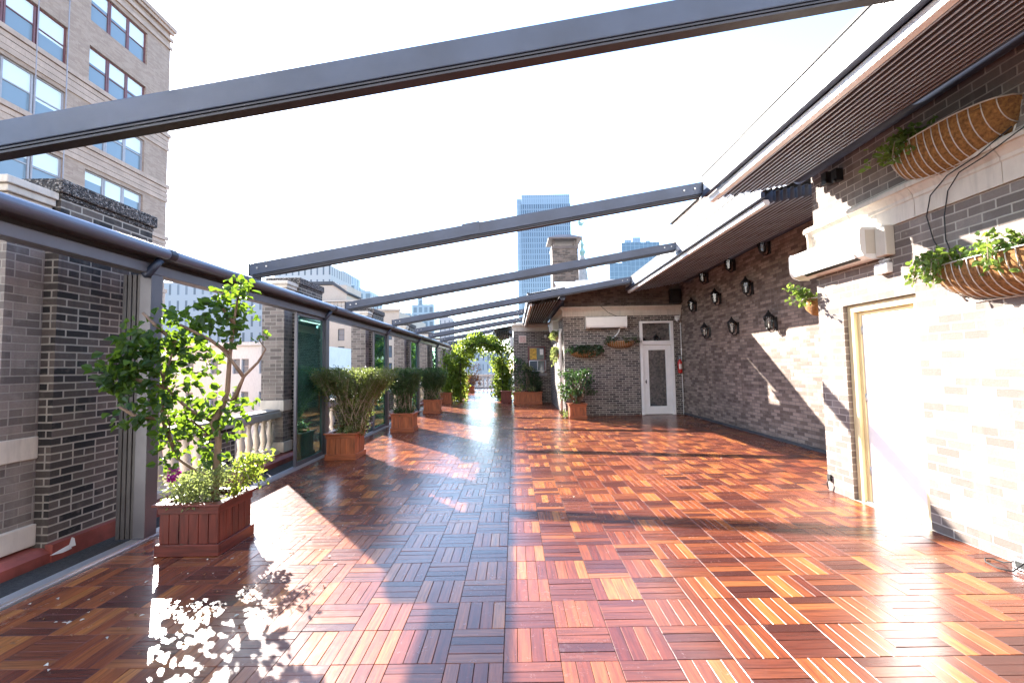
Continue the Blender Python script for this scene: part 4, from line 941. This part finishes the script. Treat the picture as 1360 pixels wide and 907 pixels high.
# small tree in the nearest planter
planter(-3.08, -2.53, 3.84, 4.36, 0.44, 'dark red wooden planter nearest the camera, holding the small tree', True)
t = thing('small_tree', 'small leafy tree with crooked trunk in the nearest planter', 'tree', (-2.74, 4.10, 0.40))
TR = [(-2.74, 4.10, 0.40), (-2.745, 4.10, 0.62), (-2.72, 4.10, 0.93), (-2.76, 4.09, 1.10), (-2.70, 4.12, 1.25), (-2.66, 4.12, 1.38), (-2.63, 4.1, 1.72), (-2.60, 4.1, 2.0), (-2.55, 4.1, 2.36)]
m = MB(); m.tube(TR, [0.036, 0.032, 0.028, 0.036, 0.026, 0.022, 0.018, 0.014, 0.006], 10); m.build('trunk', 'bark', t)
limbs = [[(-2.745, 4.1, 0.58), (-2.90, 4.08, 0.66), (-3.02, 4.02, 0.78), (-3.04, 3.95, 0.95), (-3.02, 3.88, 1.2)],
         [(-3.03, 3.98, 0.86), (-3.10, 3.92, 1.15), (-3.07, 3.88, 1.50), (-2.98, 3.9, 1.82)], [(-3.07, 3.9, 1.42), (-3.22, 3.8, 1.50), (-3.36, 3.72, 1.56)],
         [(-2.76, 4.09, 1.10), (-2.92, 4.0, 1.22), (-3.05, 3.9, 1.42), (-3.12, 3.85, 1.7)], [(-2.76, 4.1, 1.08), (-2.86, 4.15, 1.0), (-2.98, 4.1, 1.12)],
         [(-2.58, 4.1, 1.30), (-2.50, 4.1, 1.51), (-2.38, 4.12, 1.64), (-2.31, 4.12, 1.76), (-2.38, 4.1, 1.87)], [(-2.50, 4.1, 1.51), (-2.60, 4.08, 1.66), (-2.69, 4.06, 1.78)], [(-2.66, 4.1, 1.3), (-2.60, 4.1, 1.30), (-2.50, 4.1, 1.51)],
         [(-2.63, 4.1, 1.72), (-2.75, 4.0, 1.85), (-2.95, 3.9, 1.98)], [(-2.60, 4.1, 2.0), (-2.68, 4.05, 2.15), (-2.72, 4.0, 2.26)], [(-2.98, 3.9, 1.82), (-3.1, 3.85, 1.95), (-3.2, 3.8, 2.08)], [(-3.10, 3.92, 1.15), (-3.25, 3.8, 1.2), (-3.33, 3.75, 1.28)]]
m = MB()
for L in limbs: m.tube(L, [max(0.004, 0.018 - 0.0035 * i) for i in range(len(L))], 7)
m.build('branches', 'bark', t)
CL = [(-2.54, 4.1, 2.36, .10, 24), (-2.66, 4.1, 2.24, .13, 42), (-2.57, 4.1, 2.07, .12, 40), (-2.80, 4.05, 2.06, .14, 52), (-2.98, 3.98, 1.98, .13, 40), (-3.08, 3.92, 2.09, .08, 10), (-3.12, 3.9, 1.84, .15, 52), (-3.22, 3.78, 1.93, .09, 16),
      (-3.30, 3.74, 1.78, .11, 32), (-3.32, 3.72, 1.60, .12, 40), (-3.22, 3.76, 1.66, .14, 50), (-3.06, 3.9, 1.72, .14, 50), (-2.92, 4.0, 1.78, .13, 40), (-3.14, 3.85, 1.40, .15, 50), (-3.30, 3.74, 1.46, .10, 24), (-3.02, 3.95, 1.52, .14, 46),
      (-2.80, 4.05, 1.64, .13, 34), (-3.10, 3.88, 1.20, .14, 40), (-3.28, 3.78, 1.20, .10, 18), (-2.98, 4.0, 1.24, .14, 40), (-2.72, 4.1, 1.32, .12, 26), (-3.02, 4.0, 1.04, .13, 30), (-2.78, 4.1, 1.12, .12, 26), (-2.90, 4.1, 0.88, .11, 14), (-3.08, 3.95, 0.94, .10, 14), (-2.62, 4.1, 1.90, .10, 20), (-2.55, 4.1, 1.20, .08, 10), (-2.36, 4.1, 1.87, .06, 8), (-2.92, 4.02, 0.98, .13, 26), (-2.75, 4.1, 0.80, .10, 16), (-3.05, 3.95, 0.80, .10, 16), (-2.66, 4.1, 1.02, .10, 18), (-2.45, 4.1, 1.28, .07, 7), (-2.50, 4.1, 1.10, .07, 8)]
m = MB()
for x, y, z, r, n in CL: leaf_cloud(m, (x, y, z), (r * 1.05, r * 1.6, r), int(n * 1.25), 0.080, 0.062)
m.build('crown', 'leaf_tree', t)
t = thing('ground_flowers', 'low leafy underplanting with purple flowers around the foot of the small tree', 'plant', (-2.8, 4.1, 0.42))
m = MB()
for k in range(54):
    c = (random.uniform(-3.03, -2.60), random.uniform(3.88, 4.30), random.uniform(0.44, 0.68)); leaf_cloud(m, c, (0.07, 0.07, 0.08), 30, 0.036, 0.020, -0.3)
m.build('leaves', 'leaf_pale', t)
m = MB()
for k in range(5):
    c = Vector((random.uniform(-3.02, -2.88), random.uniform(3.83, 3.90), random.uniform(0.64, 0.72))); leaf_cloud(m, c, (0.015, 0.015, 0.015), 10, 0.03, 0.025)
m.build('flowers', 'petal', t)
t = thing('trailing_bush', 'arching leafy plant spilling over the right side of the nearest planter', 'plant', (-2.55, 4.2, 0.44))
m = MB(); st = MB()
for k in range(22):
    a = Vector((random.uniform(-2.70, -2.56), random.uniform(4.0, 4.32), 0.42)); e = Vector((random.uniform(-2.62, -2.24), random.uniform(4.0, 4.45), random.uniform(0.42, 0.82))); mid = (a + e) / 2 + Vector((0, 0, 0.16))
    st.tube([a, mid, e], 0.0035, 4)
    for q in range(17):
        s_ = random.random(); p0 = (a.lerp(mid, s_) if q % 3 == 0 else mid.lerp(e, s_)) + rv(0.03)
        m.leaf(p0, rdir() + Vector((0.4, 0, -0.3)), rdir() + Vector((0, 0, 0.9)), 0.06 * random.uniform(.6, 1.2), 0.028 * random.uniform(.7, 1.1))
m.build('leaves', 'leaf_vine', t); st.build('stems', 'bark_pale', t)

def clipped_shrub(name, label, cx, cy, z0, z1, w0, w1, d1, nstem, nleaf, mat, bark, solid, ll=0.040, lw=0.012, rnd=False):
    t = thing(name, label, 'shrub', (cx, cy, z0), 'clipped shrubs in planters')
    st, lf = MB(), MB(); tips = []
    for k in range(nstem):
        a = Vector((cx + random.uniform(-w0, w0), cy + random.uniform(-w0, w0) * 0.8, z0 - 0.02))
        u, v_ = random.uniform(-1, 1), random.uniform(-1, 1)
        zz = z1 - random.uniform(0.0, 0.10) - (0.12 * (u * u + v_ * v_) if rnd else 0.02 * u * u)
        e = Vector((cx + u * w1, cy + v_ * d1, zz)); mid = a.lerp(e, 0.5) + Vector((-u * w1 * 0.10 + random.gauss(0, .02), random.gauss(0, .02), -0.02))
        st.tube([a, a.lerp(mid, .5) + rv(.012), mid, mid.lerp(e, .5) + rv(.015), e], [0.010, 0.008, 0.006, 0.004, 0.002], 5)
        tips.append((a, mid, e))
        for b in range(3):
            f = random.uniform(0.35, 0.9); q = mid.lerp(e, f); st.tube([q, q + Vector((random.uniform(-.1, .1), random.uniform(-.1, .1), random.uniform(.06, .18)))], [0.003, 0.0015], 4)
    for _ in range(nleaf):
        a, mid, e = random.choice(tips)
        s_ = random.random() ** solid
        p0 = mid.lerp(e, s_) if random.random() > 0.10 * (1 / solid) else a.lerp(mid, random.random())
        p0 = p0 + Vector((random.gauss(0, .05), random.gauss(0, .05), random.gauss(0, .04)))
        lf.leaf(p0, rdir() + Vector((0, 0, 0.35)), rdir() + Vector((0, 0, .4)), ll * random.uniform(.6, 1.3), lw * random.uniform(.8, 1.4))
    lf.build('foliage', mat, t); st.build('stems', bark, t); return t
def low_plants(label, x0, x1, y0, y1, z, n, mat, size=0.05, flower=None, cat='plant'):
    t = thing('low_plants', label, cat, ((x0 + x1) / 2, (y0 + y1) / 2, z))
    m = MB()
    for k in range(n): leaf_cloud(m, (random.uniform(x0, x1), random.uniform(y0, y1), z + random.uniform(0, 0.09)), (0.06, 0.06, 0.06), 22, size, size * 0.55, -0.2)
    m.build('leaves', mat, t)
    if flower:
        m = MB()
        for k in range(n // 2): leaf_cloud(m, (random.uniform(x0, x1), random.uniform(y0, y1), z + random.uniform(0.08, 0.15)), (0.015, 0.015, 0.015), 7, 0.028, 0.024)
        m.build('flowers', flower, t)
    return t
planter(-3.30, -2.76, 7.74, 8.28, 0.46, 'orange red wooden planter under the wide fan-shaped shrub')
clipped_shrub('clipped_shrub', 'wide fan-shaped shrub with bare stems showing below its flat top', -2.90, 8.0, 0.44, 1.56, 0.16, 0.74, 0.44, 130, 21000, 'leaf_yew', 'bark_pale', 0.48, 0.040, 0.018)
low_plants('reddish flowering ground plants under the fan-shaped shrub', -3.25, -2.80, 7.78, 8.24, 0.46, 20, 'leaf_pale', 0.05, 'leaf_red')
planter(-3.08, -2.50, 11.0, 11.55, 0.46, 'orange red wooden planter under the square dark shrub')
clipped_shrub('clipped_shrub', 'square dark clipped shrub, second in the row after the fan-shaped one', -2.80, 11.28, 0.44, 1.53, 0.22, 0.42, 0.38, 75, 17000, 'leaf_box', 'bark_pale', 0.80, 0.046, 0.022)
low_plants('low green plants under the square dark shrub', -3.03, -2.55, 11.05, 11.5, 0.45, 14, 'leaf_box', 0.05)
planter(-3.16, -2.58, 15.3, 15.85, 0.48, 'orange red wooden planter under the round clipped shrub')
clipped_shrub('clipped_shrub', 'rounded clipped shrub just before the vine arch', -2.88, 15.55, 0.46, 1.56, 0.26, 0.48, 0.44, 75, 18000, 'leaf_box', 'bark_pale', 1.0, 0.05, 0.028, True)
low_plants('low grassy plants under the round clipped shrub', -3.1, -2.62, 15.35, 15.8, 0.47, 14, 'leaf_vine', 0.05)
planter(-3.30, -2.80, 19.6, 20.1, 0.46, 'small wooden planter at the left foot of the vine arch')
planter(-2.98, -2.62, 23.4, 23.9, 0.46, 'small wooden planter seen through the vine arch on the left')
low_plants('bright green plants in the small planter seen through the arch', -2.95, -2.65, 23.45, 23.85, 0.48, 16, 'leaf_vine', 0.09)
planter(-3.1, -2.5, 27.6, 28.1, 0.42, 'far wooden planter beyond the vine arch')
t = thing('red_shrub', 'reddish leaved shrub in the far planter beyond the vine arch', 'shrub', (-2.8, 27.8, 0.42))
m = MB()
for k in range(26): leaf_cloud(m, (random.uniform(-3.1, -2.2), random.uniform(27.5, 28.1), random.uniform(0.5, 1.7)), (0.14, 0.14, 0.12), 16, 0.10, 0.07)
m.build('foliage', 'leaf_red', t); m = MB()
for k in range(8): m.tube([(-2.8, 27.8, 0.4), (-2.8 + random.uniform(-.4, .4), 27.8 + random.uniform(-.2, .2), random.uniform(1.2, 1.7))], [0.012, 0.004], 5)
m.build('stems', 'bark', t)
planter(-0.06, 1.14, 18.45, 18.95, 0.50, 'long red planter box against the dark back wall')
t = thing('bushy_shrub', 'dark bushy shrub with pale tips in the long planter', 'shrub', (0.5, 18.7, 0.48))
m = MB()
for k in range(70):
    x = random.uniform(-0.15, 1.05); top = 1.95 - 0.75 * max(0, x - 0.1)
    leaf_cloud(m, (x, random.uniform(18.45, 19.0), random.uniform(0.55, top)), (0.13, 0.13, 0.13), 26, 0.075, 0.045)
m.build('foliage', 'leaf_dark', t)
m = MB()
for k in range(16):
    x = random.uniform(-0.15, 0.85); leaf_cloud(m, (x, random.uniform(18.4, 18.7), random.choice((0.62, 1.75 - 0.5 * x)) + random.uniform(-.1, .15)), (0.09, 0.09, 0.08), 14, 0.07, 0.04)
pt = m.build('pale_tips', 'leaf_pale', t); pt['kind'] = 'stuff'
m = MB()
for k in range(10):
    x = random.uniform(0.1, 0.9); m.tube([(x, 18.7, 0.45), (x + random.uniform(-.15, .15), 18.7, 1.4)], [0.014, 0.005], 5)
m.build('stems', 'bark', t)
planter(-0.62, -0.12, 19.5, 20.1, 0.50, 'dark weathered planter at the right foot of the vine arch', True)
planter(1.58, 2.10, 13.02, 13.50, 0.44, 'red wooden planter at the penthouse corner, below the left fern basket')
t = thing('potted_shrub', 'glossy dark green shrub in the planter at the penthouse corner', 'shrub', (1.84, 13.26, 0.42))
m = MB(); st = MB()
for k in range(50):
    e = Vector((1.84 + random.uniform(-0.52, 0.46), 13.26 + random.uniform(-0.40, 0.40), random.uniform(0.62, 1.42))); a = Vector((1.84 + random.uniform(-.08, .08), 13.26 + random.uniform(-.08, .08), 0.40))
    st.tube([a, a.lerp(e, .5) + Vector((0, 0, .06)), e], [0.010, 0.007, 0.003], 5); leaf_cloud(m, e, (0.12, 0.12, 0.10), 26, 0.085, 0.042)
m.build('foliage', 'leaf_dark', t); st.build('stems', 'bark', t)
low_plants('pale small plants at the left base of the planter by the penthouse corner', 1.36, 1.52, 13.2, 13.7, 0.06, 6, 'leaf_pale', 0.06)

# ------------------------------------------------------------------ vine arch
t = thing('garden_arch', 'slim metal arch carrying the vine across the walkway', 'arch', (-1.65, 20.9, 0))
def arch_pt(a, r=1.0):   # a from 0 (left foot) to 1 (right foot)
    xl, xr_, zs, zt = -2.50, -0.55, 1.75, 2.70
    if a < 0.3: return (xl, zs * a / 0.3)
    if a > 0.7: return (xr_, zs * (1 - a) / 0.3)
    th = math.pi * (1 - (a - 0.3) / 0.4)
    return ((xl + xr_) / 2 + (xr_ - xl) / 2 * math.cos(th), zs + (zt - zs) * math.sin(th))
for yy in (20.55, 21.15):
    m = MB(); m.tube([(arch_pt(i / 40)[0], yy, arch_pt(i / 40)[1]) for i in range(41)], 0.018, 6); m.build('hoop', 'black_iron', t)
m = MB()
for i in range(2, 40, 3): x, z = arch_pt(i / 40); m.tube([(x, 20.55, z), (x, 21.15, z)], 0.010, 5)
m.build('crossbars', 'black_iron', t)
t = thing('climbing_vine', 'bright green vine overgrowing the arch above the walkway', 'vine', (-1.65, 20.85, 0))
m = MB(); dk = MB()
for i in range(520):
    a = random.random(); x, z = arch_pt(a); thick = 0.55 if a > 0.3 and a < 0.7 else 0.42
    if a < 0.3: x -= 0.30; thick = 0.55
    c = (x + random.gauss(0, thick * .5), 20.85 + random.gauss(0, 0.2), z + random.gauss(0, thick * .34) + (0.08 if 0.3 < a < 0.7 else 0))
    leaf_cloud(m, c, (0.18, 0.18, 0.14), 22, 0.105, 0.075)
for i in range(50):
    leaf_cloud(m, (-2.95 + random.gauss(0, .28), 20.9 + random.gauss(0, .2), random.uniform(0.3, 2.4)), (0.2, 0.2, 0.16), 18, 0.10, 0.07)
for i in range(18):
    leaf_cloud(m, (-0.15 + random.gauss(0, .2), 20.6 + random.gauss(0, .2), random.uniform(2.1, 2.7)), (0.16, 0.16, 0.12), 14, 0.09, 0.06)
m.build('foliage', 'leaf_vine', t)
m = MB()
for k in range(9):
    side = k % 2; pts = []
    for i in range(16):
        a = (i / 15 * 0.5) if side == 0 else 1 - i / 15 * 0.5
        x, z = arch_pt(a); pts.append((x + 0.05 * math.sin(i * 1.3 + k), 20.85 + 0.2 * math.sin(i * 0.9 + k * 2), z))
    m.tube(pts, [0.016 - 0.0007 * i for i in range(16)], 6)
m.build('stems', 'bark', t)

# ------------------------------------------------------------------ end balustrade with pierced rings
t = thing('pierced_parapet', 'white pierced stone parapet with ring pattern at the far end of the walkway', 'parapet', (-2.1, 33.2, 0))
MB().box(-3.0, 0.0, 33.05, 33.35, 0.86, 1.02).build('rail', 'limestone', t, 0.01)
MB().box(-3.0, 0.0, 33.08, 33.32, -0.03, 0.10).build('plinth', 'grey_stone', t, 0.01)
first = None
for i in range(9):
    x = -2.78 + i * 0.30
    if first is None:
        m = MB(); m.tube([(x + 0.11 * math.cos(R(a)), 33.2, 0.48 + 0.33 * math.sin(R(a))) for a in range(0, 361, 20)], 0.035, 7); m.box(x - 0.17, x - 0.13, 33.17, 33.23, 0.101, 0.859); m.tube([(x - 0.03, 33.2, 0.35), (x + 0.03, 33.2, 0.6)], 0.02, 5)
        first = m.build('ring_panel', 'white_wall', t)
    else:
        c = first.copy(); COL.objects.link(c); c.parent = t; c.location = (i * 0.30, 0, 0)
t = thing('end_pier', 'dark red brick end pier left of the pierced parapet', 'pier', (-3.4, 33.2, 0))
MB().box(-3.9, -3.01, 32.9, 33.5, -0.03, 0.95).build('shaft', 'brick_old', t); MB().box(-3.95, -3.005, 32.85, 33.55, 0.951, 1.05).build('cap', 'limestone', t, 0.01)

# ------------------------------------------------------------------ the city around
def building(name, label, cat, boxes, mat, extra=None, loc=None):
    b0 = boxes[0]; t = thing(name, label, cat, loc or ((b0[0] + b0[1]) / 2, (b0[2] + b0[3]) / 2, b0[4]))
    m = MB()
    for b in boxes: m.box(*b)
    m.build('walls', mat, t); return t
# tall tan brick block, upper left
XB, YE = -26.0, 32.7
t = thing('office_building', 'tall tan brick block with grouped sash windows, upper left', 'building', (XB, 20, -41.9))
groups = [[(15.0, 16.5), (16.7, 18.2)], [(20.10, 21.75), (21.98, 23.32), (23.58, 24.98)], [(26.48, 27.66), (27.88, 29.06), (29.26, 30.5)]]
tops = [25.95, 21.98, 18.05, 14.10, 10.15, 6.2]
ops = []
for zt in tops:
    for gi, gr in enumerate(groups): ops.append((gr[0][0] - 0.1, gr[-1][1] + 0.1, zt - 2.35, zt))
m = MB(); facade(m, lambda u, v, d: (XB - d, u, v), 4.0, YE, -41.9, 28.0, ops, 0.3)
m.box(-48, XB - 0.35, 4.0, YE - 0.002, -41.9, 27.99)
m.face([(XB, YE, -41.9), (XB - 0.4, YE, -41.9), (XB - 0.4, YE, 28), (XB, YE, 28)])
m.build('walls', 'brick_tan', t)
m = MB()
for zt in tops[1:]:
    zb = zt - 2.35
    for z0, z1, d in ((zb - 0.30, zb - 0.02, 0.14), (zb - 0.62, zb - 0.34, 0.06), (zb - 1.0, zb - 0.66, 0.05), (zb - 1.35, zb - 1.04, 0.07)): m.box(XB + 0.002, XB + d, 4.0, YE + d, z0, z1)
for z0, z1, d in ((26.25, 26.5, 0.10), (26.9, 27.15, 0.14), (27.5, 27.75, 0.18), (27.75, 28.05, 0.28)): m.box(XB + 0.002, XB + d, 4.0, YE + d, z0, z1)
m.build('stone_bands', 'tan_stone', t)
f0 = {}
for gi, gr in enumerate(groups):
    for zi, zt in enumerate(tops):
        fm = 'maroon' if zi < 2 else 'grey_frame'
        for wi, (a, b) in enumerate(gr):
            key = (gi, wi, fm)
            if key not in f0:
                zb = zt - 2.35; x0, x1 = XB - 0.24, XB - 0.14
                m = MB(); m.box(x0, x1, a - 0.1, a, zb, zt); m.box(x0, x1, b, b + 0.1, zb, zt); m.box(x0, x1, a, b, zt - 0.08, zt); m.box(x0, x1, a, b, zb, zb + 0.08); m.box(x0, x1 - 0.02, a, b, zb + 1.15, zb + 1.23)
                f = m.build('window', fm, t)
                m = MB(); c = Vector((x0 + 0.04, (a + b) / 2, zb + 1.19)); m.face([(c.x, a, zb + 0.08), (c.x, b, zb + 0.08), (c.x, b, zt - 0.08), (c.x, a, zt - 0.08)])
                m.v = [(x - c.x, y - c.y, z - c.z) for x, y, z in m.v]
                me = MB(); me.v, me.f, me.uv, me.mi, me.sm = m.v, m.f, m.uv, m.mi, m.sm
                p = me.build('pane', 'pane_tall'); p.parent = f; p.location = c - parent_world(t) - f.location
                f0[key] = (f, p, zt)
            else:
                f, p, z_ = f0[key]; c = f.copy(); COL.objects.link(c); c.parent = t; c.location = f.location + Vector((0, 0, zt - z_))
                q = p.copy(); COL.objects.link(q); q.parent = c; q.location = p.location
m = MB()
for y_, r_ in ((22.6, 0.025), (24.2, 0.03)): m.tube([(XB + 0.9, y_, -10), (XB + 0.9, y_, 27.9)], r_, 5)
m.build('hanging_rope', 'grey_frame', t)

def window_block(name, label, X0_, X1_, Yf, depth, zb, zt, cols, rows, wmat, fmat, w, h, wins='window'):
    t = thing(name, label, 'building', ((X0_ + X1_) / 2, Yf, zb)); ops = [(x, x + w, z, z + h) for x in cols for z in rows]
    m = MB(); facade(m, lambda u, v, d: (u, Yf + d, v), X0_, X1_, zb, zt, ops, 0.3)
    m.face([(X0_, Yf, zb), (X0_, Yf + depth, zb), (X0_, Yf + depth, zt), (X0_, Yf, zt)]); m.face([(X1_, Yf, zb), (X1_, Yf + depth, zb), (X1_, Yf + depth, zt), (X1_, Yf, zt)])
    m.face([(X0_, Yf, zt), (X1_, Yf, zt), (X1_, Yf + depth, zt), (X0_, Yf + depth, zt)]); m.build('walls', wmat, t)
    m = MB(); m.box(X0_ - 0.2, X1_ + 0.2, Yf - 0.25, Yf + 0.2, zt + 0.002, zt + 0.3); m.build('parapet', wmat, t)
    a = None
    for (x, x1, z, z1) in ops:
        if a is None:
            m = MB(); y0 = Yf + 0.15
            m.box(x, x + 0.07, y0, y0 + 0.1, z, z1); m.box(x1 - 0.07, x1, y0, y0 + 0.1, z, z1); m.box(x + .07, x1 - .07, y0, y0 + 0.1, z1 - 0.07, z1); m.box(x + .07, x1 - .07, y0, y0 + 0.1, z, z + 0.07); m.box(x + .07, x1 - .07, y0 + .01, y0 + 0.09, (z + z1) / 2 - .03, (z + z1) / 2 + .03)
            a = m.build('window', fmat, t); m = MB(); m.face([(x + .05, y0 + .06, z + .05), (x1 - .05, y0 + .06, z + .05), (x1 - .05, y0 + .06, z1 - .05), (x + .05, y0 + .06, z1 - .05)]); pn = m.build('pane', 'pane_far', a); a0 = (x, z)
        else:
            c = a.copy(); COL.objects.link(c); c.parent = t; c.location = (x - a0[0], 0, z - a0[1]); q = pn.copy(); COL.objects.link(q); q.parent = c
    return t
window_block('white_building', 'low white painted building behind the small tree and balustrade', -34, -18.5, 40, 14, -41.9, 3.9, [-31.5, -29.6, -27.4, -25.4, -24.6, -23.0, -22.2, -20.4], [-7.6, -4.6, -1.6, 1.35], 'white_wall', 'grey_frame', 0.66, 1.35)
window_block('tan_building', 'tan apartment block with dark windows, seen between the second and third posts', -33, -15.5, 60, 18, -41.9, 9.4, [-31.5, -28.8, -26.3, -23.85, -21.95, -19.4, -17.4], [-8.8, -6.4, -4.0, -1.6, 0.75, 3.1, 5.5], 'tan_wall', 'roof_dark', 0.9, 1.6)
t = window_block('tan_tower', 'tan rooftop tower block above the second pier', -38, -25.6, 72, 10, -41.9, 12.6, [-36.5, -33.5, -30.5, -27.5], [6.5, 9.4], 'tan_wall', 'roof_dark', 1.0, 1.6)
m = MB(); m.box(-33.5, -27.6, 73, 80, 12.95, 15.6); m.build('roof_room', 'tan_wall', t)
m = MB(); m.prism([(-34, 15.7), (-30.0, 15.7), (-27.4, 14.0), (-27.1, 14.2), (-29.8, 16.2), (-34, 16.2)], 'y', 72.8, 80.2); m.build('lean_roof', 'roof_dark', t)
m = MB()
for i in range(24): m.tube([(-27.3 + i * 0.5, 61, 9.7), (-27.3 + i * 0.5, 61, 11.0)], 0.035, 4)
m.tube([(-27.3, 61, 11.0), (-15.6, 61, 11.0)], 0.05, 4); m.tube([(-27.3, 61, 10.4), (-15.6, 61, 10.4)], 0.03, 4)
tag(m.build('roof_railing', 'roof_dark'), 'dark railing round the roof terrace of the tan apartment block', 'railing')
building('grey_tower', 'grey gridded apartment tower behind the second pier and its beam', 'building', [(-50, -38.2, 92, 104, -41.9, 23.5)], 'far_grid')
building('pale_tower', 'hazy stepped glass apartment tower with balconies left of centre', 'building', [(-62, -53.8, 140, 155, -41.9, 33.0), (-53.8, -50.5, 141, 155, -41.9, 28.5), (-50.5, -46.0, 142, 155, -41.9, 26.8)], 'far_blue')
building('ornate_tower', 'far hazy tower with small pinnacle above the screen rail', 'building', [(-46, -36, 200, 215, -41.9, 30.5), (-43.5, -41.5, 201, 204, 30.5, 33.5), (-52, -47, 202, 214, -41.9, 27)], 'far_blue')
building('pink_tower', 'slim pinkish far block right of the hazy pinnacle tower', 'building', [(-33.5, -28.4, 200, 212, -41.9, 24.5)], 'far_pink')
building('pale_block', 'very pale gridded block seen through the leaves of the small tree', 'building', [(-70, -46.5, 85, 100, -41.9, 19.0)], 'far_pale')
building('street_block', 'pale far building framed by the vine arch', 'building', [(-22, -2, 150, 165, -41.9, 6.5), (-11, -7.5, 149, 155, -41.9, 3.0)], 'far_pale')
building('blue_block', 'bluish far building low behind the arch', 'building', [(-30, -13, 175, 190, -41.9, 9.0)], 'far_blue')
t = building('glass_skyscraper', 'tall blue glass skyscraper behind the brick chimney', 'skyscraper', [(6.8, 40.5, 300, 330, -41.9, 113)], 'tower_glass')
MB().box(3.7, 6.79, 301, 330, -41.9, 117).build('side_fin', 'tower_side', t); MB().box(6.9, 40.3, 300.3, 329, 113.01, 119.5).build('crown_screen', 'tower_side', t)
t = building('glass_office_tower', 'pale blue glass tower right of the chimney with rooftop plant', 'skyscraper', [(66, 80, 299, 330, -41.9, 70.5), (75, 101, 300.5, 330, -41.9, 85)], 'tower_glass2')
m = MB(); m.box(78.3, 83, 305, 312, 85.01, 88.2); m.box(84, 89.5, 305, 312, 85.01, 89.8); m.box(93, 96, 305, 309, 85.01, 87.4); m.build('rooftop_plant', 'tower_side', t)
t = thing('church_spire', 'slender stone church spire with weathervane right of the chimney', 'spire', (9.6, 60, -41.9))
m = MB(); pr = [(1.5, -41.9), (1.5, 6), (0.86, 12.6), (0.40, 16.2), (0.42, 16.4), (0.30, 16.6)]; m.lathe(pr, 9.62, 60.5, 8); m.build('steeple', 'grey_stone', t)
m = MB(); m.lathe([(0.28, 16.6), (0.42, 17.0), (0.5, 17.2), (0.30, 17.5), (0.22, 17.9), (0.34, 18.15), (0.16, 18.5), (0.12, 18.9), (0.05, 19.4), (0.03, 21.0), (0.0, 21.05)], 9.62, 60.5, 10); m.build('finial', 'verdigris', t)
m = MB(); m.tube([(9.1, 60.5, 19.9), (10.1, 60.5, 19.9)], 0.03, 5); m.prism([(9.2, 21.0), (9.45, 20.8), (9.75, 20.8), (10.0, 21.25), (10.05, 21.5), (9.85, 21.3), (9.7, 21.25), (9.5, 21.45), (9.38, 21.75), (9.28, 21.5), (9.15, 21.45)], 'y', 60.47, 60.53); m.build('weathervane', 'verdigris', t)
# unseen wall added behind the camera for reflections and bounced light
t = thing('added_end_wall', 'unseen brick wall added behind the viewer for reflections and bounced light', 'wall', (0, -9, 0))
MB().box(-4.0, 3.79, -9.4, -9.0, -0.03, 3.2).build('body', 'brick_near', t); MB().box(-4.05, 3.79, -9.45, -8.95, 3.201, 3.32).build('coping', 'limestone', t)
# fallen leaves and petals on the deck
m = MB()
for k in range(150):
    if k < 100: x, y = random.gauss(-2.5, 0.55), random.gauss(3.4, 0.9)
    else: x, y = random.uniform(-3.2, 3.5), random.uniform(1.4, 12.5)
    if x < -3.4 or (-3.1 < x < -2.5 and 3.8 < y < 4.4) or y < 0.8: continue
    m.leaf(Vector((x, y, 0.006)), Vector((random.uniform(-1, 1), random.uniform(-1, 1), 0.05)), Vector((random.uniform(-.3, .3), random.uniform(-.3, .3), 1)), random.uniform(0.012, 0.04), random.uniform(0.008, 0.022), 0 if random.random() < 0.5 else 1)
o = m.build('fallen_leaves', ['petal_white', 'leaf_red']); o['kind'] = 'stuff'; o['label'] = 'tiny fallen leaves and pale petals scattered over the deck'; o['category'] = 'leaf litter'
# unseen pale block added behind the terrace to bounce sunlight into the shade
t = building('bounce_block', 'unseen pale block added behind the viewer to bounce sunlight into the shade', 'building', [(-45, 40, -44, -30, -41.9, 30)], 'white_wall')
MB().box(-45.5, 40.5, -44.5, -29.6, 30.002, 31.2).build('cornice', 'limestone', t)
a = None
for i in range(18):
    for j in range(5):
        x, z = -43 + i * 4.6, 4.5 + j * 5.0
        if a is None:
            m = MB(); m.box(x, x + 1.5, -29.995, -29.9, z, z + 2.4); a = m.build('window', 'pane_far', t); a0 = (x, z)
        else:
            c = a.copy(); COL.objects.link(c); c.parent = t; c.location = a.location + Vector((x - a0[0], 0, z - a0[1]))
